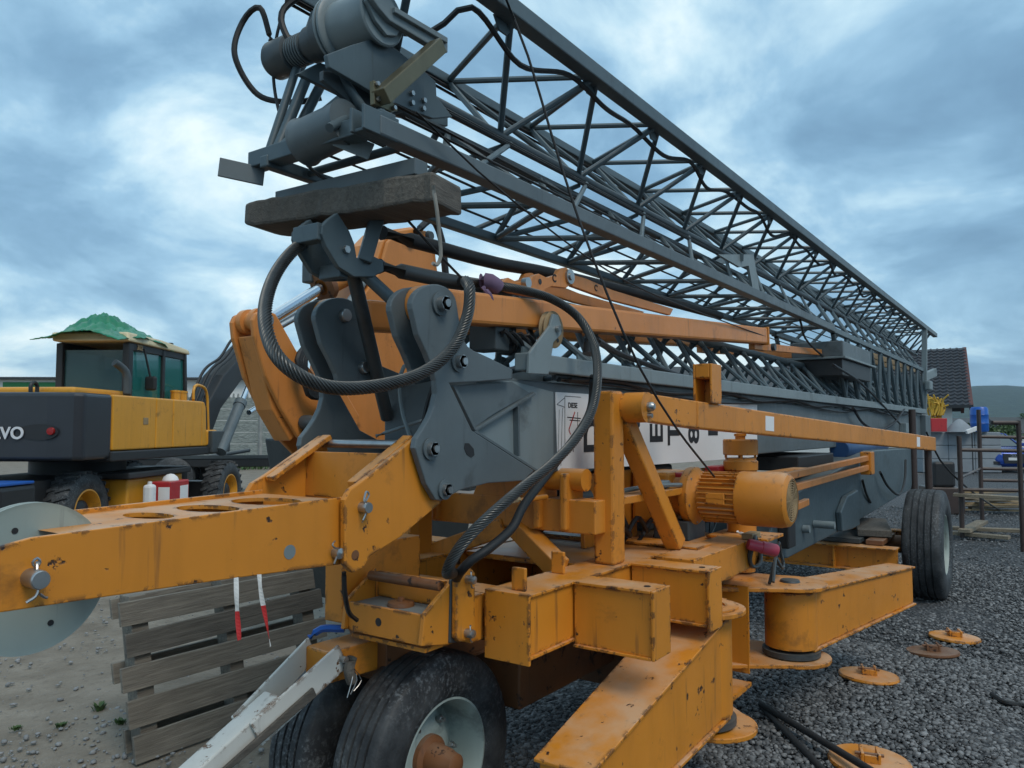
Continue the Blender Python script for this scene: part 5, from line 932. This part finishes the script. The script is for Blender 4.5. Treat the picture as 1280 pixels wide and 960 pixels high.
# low building with green panels, left
gb_ = local_root('low_shed', 'long low white shed with green panels behind the excavator', 'building', tuple(GD(42, -27)), YAW-math.radians(88))
MB().box((-5, 0, 0), (14, 6, 4.3)).build('wall', 'wall_white', gb_); MB().box((-5.3, -.4, 4.3), (14.3, 6.3, 4.42)).build('roof', 'dark_roof', gb_, .03)
for k in range(4): MB().box((-4.6+1.9*k, -.03, 3.1), (-2.9+1.9*k, -.003, 4.15)).build('panel', 'green_panel', gb_)
# flat trailer between
tr = local_root('flatbed_trailer', 'dark low flatbed trailer standing in front of the concrete fence', 'trailer', tuple(GD(19.5, -6.6)), YAW-math.radians(80))
MB().box((-3, -1, .72), (7, 1.2, .92)).build('bed', 'black', tr, .02); MB().box((-3, -1.02, .92), (7, -.96, 1.0)).build('side_rail', 'grey_dark', tr)
for x in (-1.6, 4.2, 5.5):
    for y in (-.95, 1.0): MB().lathe((x, y, .48), (0, -1, 0), [(.2, 0), (.24, .14), (.44, .13), (.48, .10), (.48, -.10), (.44, -.13), (.2, 0), (0, 0)], 28).build('wheel', 'tyre', tr)
for k in range(6): MB().tube((-2.5+k*1.5, -.7, .93), (-1.6+k*1.5, .4, 1.02+.06*(k % 3)), .05).build('pipe', 'grey_dark', tr)
# dark roofed hall seen through the lattice
hl = local_root('dark_hall', 'dark roofed hall seen through the tower lattice', 'building', tuple(GD(52, 14)), YAW-math.radians(90)); MB().box((-8, 0, 0), (9, 10, 3.6)).build('wall', 'block', hl)
MB().prism([(-8.5, -.5, 3.55), (-8.5, 10.5, 3.55), (-8.5, 5, 6.2)], (18, 0, 0)).build('roof', 'dark_roof', hl)
# tiled house
hs = local_root('tiled_house', 'white walled house with dark tiled pitched roof beyond the rear of the crane', 'house', tuple(GD(38, 19.7)), YAW-math.radians(118))
MB().box((-6, 0, 0), (1.75, 8, 3.05)).build('wall', 'wall_white', hs)
def roof_slope(b):
    for rr in range(18):
        t0, t1 = rr/18, (rr+1)/18; z0, z1 = 2.72+3.15*t0, 2.72+3.15*t1; y0, y1 = -.55+4.55*t0, -.55+4.55*t1; m_ = 90
        xs = [-6.5+9.1*i/m_ for i in range(m_+1)]; vs = []
        for x in xs: w = .04*math.sin(x*2*math.pi/.30); vs += [(x, y0, z0+w+.06), (x, y1+.04, z1+w), (x, y0, z0+w)]
        b.add(vs, [(3*i, 3*i+3, 3*i+4, 3*i+1) for i in range(m_)]+[(3*i+2, 3*i+5, 3*i+3, 3*i) for i in range(m_)], False)
one(roof_slope, 'tile_roof', 'tile', hs); MB().prism([(-6.5, 4, 5.86), (-6.5, 8.6, 2.7), (-6.5, 8.6, 2.6), (-6.5, 4, 5.7)], (9.1, 0, 0)).build('back_roof', 'tile', hs)
MB().prism([(2.45, -.6, 2.5), (2.45, -.6, 2.75), (2.45, 4, 5.9), (2.45, 8.6, 2.75), (2.45, 8.6, 2.5), (2.45, 4, 5.6)], (.17, 0, 0)).build('barge_board', 'barge', hs); MB().box((-6.5, -.72, 2.60), (2.6, -.55, 2.74)).build('gutter', 'black', hs)
MB().prism([(1.6, 0.02, 3.05), (1.6, 7.98, 3.05), (1.6, 4, 5.6)], (.14, 0, 0)).build('gable', 'wall_white', hs)
MB().tube((.2, -.62, 2.6), (.2, -.06, 2.3), .05).tube((.2, -.06, 2.3), (.2, -.06, 0), .05).build('downpipe', 'black', hs)
MB().prism([(1.76, -.3, 0), (1.76, -.3, 1.9), (1.76, 1.8, 1.9), (1.76, 1.8, 0)], (.02, 0, 0)).build('door', 'brown_wood', hs)
# concrete block wall: individual blocks
bw = root('block_wall', 'wall of stacked grey interlocking concrete blocks behind the rear wheel', 'wall', tuple(GD(30, 16.9)))
f_ = GD(1, 0); s0 = GD(29, 15.6)
def blk(l0, l1, z0, z1, d=29.0):
    a, c = GD(d, l0, (z0+z1)/2), GD(d, l1, (z0+z1)/2); MB().beam(a, c, .8, z1-z0-.006).build('block', 'block', bw, .03)
for row in range(3):
    for k in range(3): blk(15.2+.98*k+(.0 if row % 2 == 0 else .0), 16.172+.98*k, .0+.5*row, .5+.5*row)
# red skip, yellow bundle, blue barrel, camera lamp on the blocks
def small(name, d, l, z, lab, cat): return local_root(name, lab, cat, tuple(GD(d, l, z)), YAW-math.radians(90))
e = small('red_skip', 28.6, 15.72, 1.51, 'small red tub with yellow straps on the block wall', 'tub'); MB().prism([(-.28, -.25, 0), (.28, -.25, 0), (.30, -.25, .5), (-.30, -.25, .5)], (0, .5, 0)).build('tub', 'red', e, .02)
b = MB(); r = random.Random(5)
for k in range(26): a = V((r.uniform(-.22, .22), r.uniform(-.15, .15), .5)); b.path([a, a+V((r.uniform(-.2, .2), 0, r.uniform(.3, .7))), a+V((r.uniform(-.3, .3), r.uniform(-.2, .1), r.uniform(.1, .9)))], .03, 6, .1)
b.build('strap_bundle', 'yellow_strap', e)
e = small('blue_barrel', 28.6, 17.35, 1.51, 'blue plastic barrel on top of the block wall', 'barrel'); MB().lathe((0, 0, 0), (0, 0, 1), [(0, 0), (.27, 0), (.30, .05), (.30, .28), (.315, .31), (.30, .34), (.30, .60), (.315, .63), (.30, .66), (.29, .86), (.24, .92), (0, .92)], 28).build('body', 'plastic_blue', e)
e = small('conical_heap', 28.5, 16.55, 1.51, 'small pale conical sand heap on the block wall', 'heap'); MB().lathe((0, 0, 0), (0, 0, 1), [(.5, 0), (.3, .25), (.1, .44), (0, .48)], 18).build('sand', 'block', e)
e = small('work_lamp', 27.5, 16.4, 0, 'small white work lamp on a stand before the block wall', 'lamp'); MB().tube((0, 0, 0), (0, 0, 1.5), .02).build('stand', 'black', e); MB().beam((-.2, 0, 1.5), (.2, 0, 1.65), .12, .14).build('head', 'plate_white', e, .01)
# hedge and small house right, behind car
def foliage(name, c, rx, ry, rz_, n, lab, cat, size=.16, trunk=True):
    t = root(name, lab, cat, (c.x, c.y, 0)); b = MB(); r = random.Random(int(c.x*10)+n)
    cl = [(c+V((r.uniform(-rx, rx)*.8, r.uniform(-ry, ry)*.8, r.uniform(-rz_, rz_)*.75)), r.uniform(.25, .5)) for _ in range(26)]
    for k in range(n):
        q, s_ = r.choice(cl); d = V((r.gauss(0, 1), r.gauss(0, 1), r.gauss(0, 1))).normalized(); p = q+V((d.x*rx, d.y*ry, d.z*rz_))*s_*r.uniform(.6, 1.1)
        if p.z < .02: continue
        a = V((r.gauss(0, 1), r.gauss(0, 1), r.gauss(0, 1))).normalized()*size*r.uniform(.5, 1); e_ = a.cross(V((r.gauss(0, 1), r.gauss(0, 1), r.gauss(0, 1)))).normalized()*size*.4; b.add([p-a, p+e_, p+a, p-e_], [(0, 1, 2, 3)])
    b.build('crown', 'leaf', t)
    if trunk: MB().tube((c.x, c.y, 0), (c.x, c.y, c.z), .12, .05).build('trunk', 'brown_wood', t)
foliage('hedge_bush', GD(42, 25.6, 1.0), 2.4, 1.6, 1.0, 5200, 'round green bush beside the parked blue car', 'bush', .13); foliage('garden_tree', GD(60, 40.6, 2.2), .9, .9, .8, 1600, 'small green tree at the far right beyond the car', 'tree')
foliage('fence_tree', GD(48, -18.4, 3.6), 1.0, 1.0, 1.2, 1800, 'dark green treetop rising behind the concrete fence', 'tree', .2); foliage('fence_tree', GD(48, -15.2, 3.3), 1.5, 1.2, 1.2, 2600, 'wide green treetop behind the fence near the black boom', 'tree', .2)
ph = local_root('small_garage', 'small dark roofed garage with white gable beyond the blue car', 'building', tuple(GD(58, 39.6)), YAW-math.radians(100)); MB().box((-2, 0, 0), (6, 6, 1.3)).build('wall', 'wall_white', ph); MB().prism([(-2.3, -.3, 1.28), (-2.3, 6.3, 1.28), (-2.3, 3, 2.5)], (8.8, 0, 0)).build('roof', 'dark_roof', ph)
cn = local_root('far_house', 'pale distant house wall below the wooded hills', 'house', tuple(GD(95, 56.5)), YAW-math.radians(90)); MB().box((-3, 0, 0), (5, 5, 2.3)).build('wall', 'wall_white', cn); MB().prism([(-3.3, -.3, 2.28), (-3.3, 5.3, 2.28), (-3.3, 2.5, 2.9)], (8.6, 0, 0)).build('roof', 'dark_roof', cn)
# blue car facing the camera
cr = local_root('parked_car', 'blue hatchback car parked beyond the scaffold frames facing the crane', 'car', tuple(GD(28.5, 18.55)), YAW-math.radians(97))
def carbody(b):
    # cross sections along the length, y = 0 at the nose; (y, half width, sill z, shoulder z)
    secs = [(0, .62, .32, .62), (.08, .80, .22, .74), (.35, .89, .20, .82), (1.0, .91, .20, .93), (1.6, .92, .20, .99), (2.6, .92, .20, 1.0), (3.7, .90, .22, 1.02), (4.3, .82, .30, .96)]; vs = []
    for y, w, z0, z1 in secs: vs += [(-w*.94, y, z0), (-w, y, (z0+z1)/2), (-w*.97, y, z1-.08), (-w*.80, y, z1), (w*.80, y, z1), (w*.97, y, z1-.08), (w, y, (z0+z1)/2), (w*.94, y, z0)]
    b.add(vs, [(i*8+k, i*8+(k+1) % 8, (i+1)*8+(k+1) % 8, (i+1)*8+k) for i in range(len(secs)-1) for k in range(8)]+[tuple(range(8))[::-1], tuple(7*8+k for k in range(8))], True)
one(carbody, 'body', 'car_blue', cr, .03)
def cabin(b):
    secs = [(1.15, .70, .955, .96), (1.95, .60, .98, 1.40), (2.6, .60, .98, 1.44), (3.5, .58, .99, 1.40), (4.15, .64, .98, 1.0)]; vs = []
    for y, w, z0, z1 in secs: vs += [(-w-.1, y, z0), (-w, y, z1), (w, y, z1), (w+.1, y, z0)]
    b.add(vs, [(i*4+k, i*4+k+1, (i+1)*4+k+1, (i+1)*4+k) for i in range(4) for k in range(3)])
one(cabin, 'cabin_glass', 'car_glass', cr); MB().prism([(-.58, 1.97, 1.405), (.58, 1.97, 1.405), (.58, 3.5, 1.42), (-.58, 3.5, 1.42)], (0, 0, .04)).build('roof', 'car_blue', cr, .03)
for s_ in (-1, 1):
    MB().beam((s_*.79, 1.12, .95), (s_*.61, 1.98, 1.41), .06, .05).build('pillar', 'car_blue', cr); MB().prism([(s_*.42, .055, .62), (s_*.80, .20, .66), (s_*.80, .22, .74), (s_*.45, .065, .70)], (0, -.04, 0)).build('headlight', 'plate_white', cr)
    MB().box((s_*.98-.09, 1.35, .95), (s_*.98+.09, 1.5, 1.08)).build('mirror', 'car_blue', cr, .02); MB().box((s_*.62-.12, .0, .30), (s_*.62+.12, .06, .42)).build('air_intake', 'black', cr, .01)
    for y in (.85, 3.45): MB().lathe((s_*.83, y, .32), (s_, 0, 0), [(.18, .10), (.2, .11), (.30, .10), (.32, .06), (.32, -.10), (.1, -.1)], 28).build('wheel', 'tyre', cr)
MB().prism([(-.36, -.02, .34), (.36, -.02, .34), (.42, -.02, .56), (.38, -.02, .70), (-.38, -.02, .70), (-.42, -.02, .56)], (0, .06, 0)).build('grille', 'black', cr, .01); MB().box((-.23, -.035, .46), (.23, -.021, .56)).build('number_plate', 'plate_white', cr)
for k in range(4): MB().lathe((-.12+.08*k, -.024, .63), (0, -1, 0), [(.034, 0), (.044, 0), (.044, .006), (.034, .006)], 16, closed=True).build('badge_ring', 'chrome', cr)
# scaffold frames and timber in front of them
sc = root('scaffold', 'rusty brown scaffold frames standing on the gravel beside the rear wheel', 'scaffold', tuple(P(1240, 660, Z=0)))
def stub(u, vt, vb, r=.035): p = P(u, vb, Z=0); q = P(u, vt, X=p.x); tube('upright', p, V((p.x, p.y, q.z)), r, 'rusty_tube', sc, n=10); return p, q
p1, q1 = stub(1203, 545, 672); p2, q2 = stub(1228, 512, 655)
p3 = GD(*[13.2, 9.1]); p4 = GD(15.0, 10.2)
def rail(p, q, z0, z1, r=.028): tube('rail', V((p.x, p.y, z0)), V((q.x, q.y, z1)), r, 'rusty_tube', sc, n=8)
d1 = P(1300, 672, Z=0); d2 = P(1310, 655, Z=0)
for z in (1.22, .62): rail(p1, d1, z+.1, z+.08)
for z in (1.5, .95, .75): rail(p2, d2, z, z-.02)
e1 = P(1279, 690, Z=0); tube('upright', e1, e1+V((0, 0, 1.75)), .03, 'rusty_tube', sc, n=10); tube('rail', e1+V((0, 0, 1.72)), e1+V((0, 0, 1.72))+RT*-.35+V((0, 0, .0)), .03, 'rusty_tube', sc)
rail(p1, p2, .9, .95, .02)
w0, w1 = P(1192, 618, X=13.5), P(1300, 622, X=13.5); tag(beam('scaffold_board', w0, V((w1.x, w1.y, w0.z-.02)), .22, .045, 'plank', None, .004), 'single pale board laid across the scaffold frames', 'board')
for k, (u0, v0, u1, v1, z) in enumerate(((1190, 660, 1290, 664, .08), (1205, 664, 1228, 652, .12), (1190, 666, 1262, 672, .05))): tag(beam('loose_plank', P(u0, v0, Z=z), P(u1, v1, Z=z), .16, .05, 'plank', None, .004), ('long sawn plank on the ground under the scaffold', 'short slanting plank under the scaffold', 'low broken plank in front of the scaffold')[k], 'plank', 'loose planks')
wp = P(1222, 640, Z=0); e = root('lumber_pile', 'heap of broken boards on a pallet behind the scaffold frames', 'lumber pile', tuple(wp)); r = random.Random(9)
for k in range(16): a = r.uniform(-.5, .5); d = RT*math.cos(a)+FW*math.sin(a); d.z = 0; p = wp+RT*r.uniform(-.5, .5)+V((0, 0, .06+.035*k*.6)); beam('board', p-d*r.uniform(.5, 1.1), p+d*r.uniform(.5, 1.1)+V((0, 0, r.uniform(-.03, .06))), .12, .03, 'plank' if k % 3 else 'tan', e)
# junk around the rear axle
for k, (u, v, w, h, m_, lab, cat) in enumerate(((1092, 664, .5, .06, 'wood_old', 'grey plank lying on the chassis behind the axle beam', 'plank'),)):
    c = P(u, v, Z=.60); tag(MB().beam(c+V((-.5, -.1, .04)), c+V((.5, .12, .05)), .3, .06).build('old_plank', m_, None, .004), lab, cat)
jn = local_root('machine_base', 'dark small machine on a base behind the rear tyre', 'machine', tuple(P(1177, 640, Z=0)), .4); MB().box((-.4, -.3, 0), (.4, .3, .5)).build('base', 'rusty_tube', jn, .02); MB().box((-.25, -.2, .5), (.15, .2, 1.0)).build('motor', 'black', jn, .05); MB().tube((.2, 0, .5), (.2, 0, .85), .09, n=14).build('cylinder', 'grey_dark', jn)
tag(cable('sagging_cable', [P(1158, 540, X=13), P(1175, 575, X=13.2), P(1200, 602, X=13.6), P(1225, 622, X=14), P(1250, 638, Z=.03)], .014, 'hose', None, n=6, step=.2), 'black cable sagging from the crane rear to the ground', 'cable')
# ---------------------------------------------------------------- air
hz = MB().box((-1200, -1200, -4), (2600, 2600, 130)).build('haze', M['ground']); hz['kind'] = 'stuff'; hz['label'] = 'thin bluish evening haze'
hm_ = bpy.data.materials.new('haze'); hm_.use_nodes = True; nt = hm_.node_tree; nt.nodes.remove(nt.nodes['Principled BSDF']); pv = nt.nodes.new('ShaderNodeVolumePrincipled'); pv.inputs['Color'].default_value = (.55, .75, .95, 1); pv.inputs['Density'].default_value = .0002
nt.links.new(pv.outputs[0], nt.nodes['Material Output'].inputs['Volume']); hz.data.materials.clear(); hz.data.materials.append(hm_)
